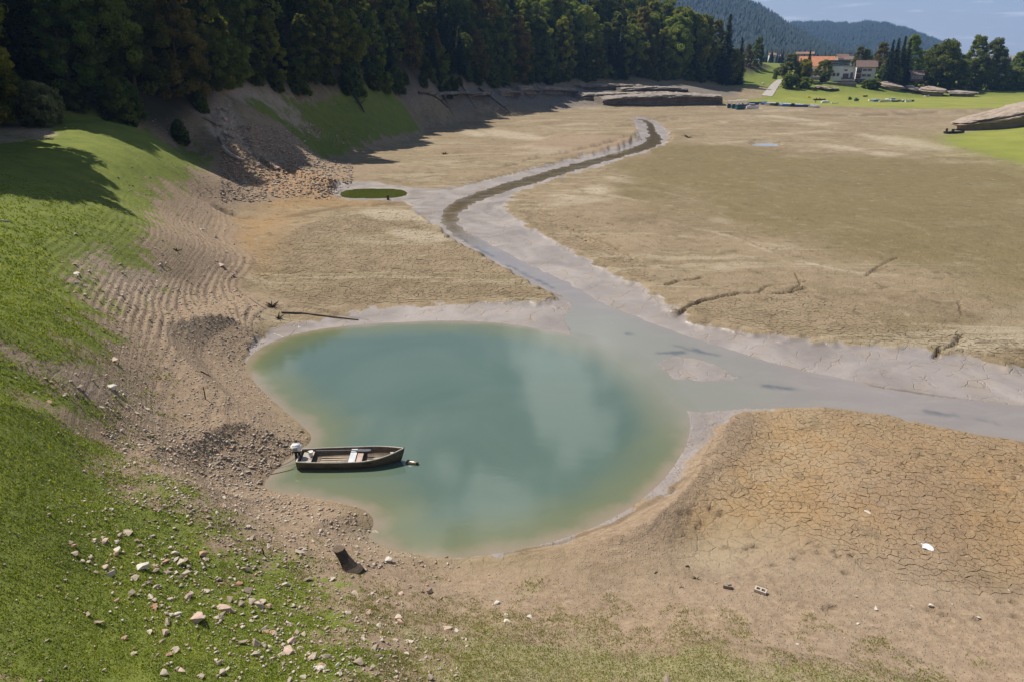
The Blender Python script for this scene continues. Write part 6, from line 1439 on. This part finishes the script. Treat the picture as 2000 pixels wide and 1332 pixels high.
plain_house(1782, 132, 800, 4, 4, 3, 1.4, M_plas, M_tile_b, 'tiny white house left of the dark conifer behind the cabin', .1)
for i in range(30):
    px = random.uniform(1945, 2030) if i > 4 else random.uniform(1875, 1900); py = random.uniform(131, 156) if i > 4 else random.uniform(134, 142); r = 1450-(py-131)*22
    plain_house(px, py, r, random.uniform(9, 15), random.uniform(7, 9), random.uniform(4, 7), random.uniform(3, 4.5), random.choice([M_plas, M_beige, M_plas]), random.choice([M_tile_b, M_tile_r, M_tile_b]), 'hazy house in the distant village on the right', random.uniform(-.8, .8), 'houses of the distant village on the right')
# terrace: retaining wall, parasols, shed roof
e, _ = house_at(1612, 170, 388, 'terrace_wall', 'dark stone retaining wall below the restaurant terrace', cat='wall')
box_part(e, 'wall', (0, .5, -.6), (27, 1.0, 4.6), M_stonewall); box_part(e, 'coping', (0, .45, 1.76), (27.2, 1.2, .12), M_conc); box_part(e, 'terrace_floor', (0, 5.2, 1.2), (26, 8.4, .3), M_conc)
for i in range(12): box_part(e, 'rail_post', (-13+i*2.3, .3, 2.25), (.08, .08, .9), M_black)
box_part(e, 'handrail', (-.3, .3, 2.72), (25.6, .08, .06), M_black)
M_canvas = simple('white_canvas', (.78, .74, .72), .8, .05, 2, .1)
for i, (px, lab) in enumerate(((1586, 'left pinkish white parasol on the terrace'), (1594, 'right white parasol on the terrace'))):
    e, _ = house_at(px, 161, 391, 'parasol', lab, cat='parasol'); mb = MB(); mb.tube([(0, 0, 0), (0, 0, 3.0)], .06, 6); mb.build('pole', M_white, e)
    mb = MB(); n = 8; vs = [(math.cos(2*math.pi*j/n)*1.7, math.sin(2*math.pi*j/n)*1.7, 2.45) for j in range(n)]+[(0, 0, 3.1)]+[(math.cos(2*math.pi*j/n)*1.7, math.sin(2*math.pi*j/n)*1.7, 2.2) for j in range(n)]
    mb.add(vs, [(j, (j+1) % n, n) for j in range(n)]+[(j, n+1+j, n+1+(j+1) % n, (j+1) % n) for j in range(n)]); mb.build('canopy', M_canvas, e)
e, _ = house_at(1561, 162, 390, 'garden_shed', 'small shed with a bluish roof at the left end of the terrace', cat='shed'); box_part(e, 'wall', (0, 1.2, .2), (3, 2.4, 2), M_stonewall); box_part(e, 'roof', (0, 1.2, 1.3), (3.5, 3, .16), simple('bluish_roof_sheet', (.28, .36, .42), .5))
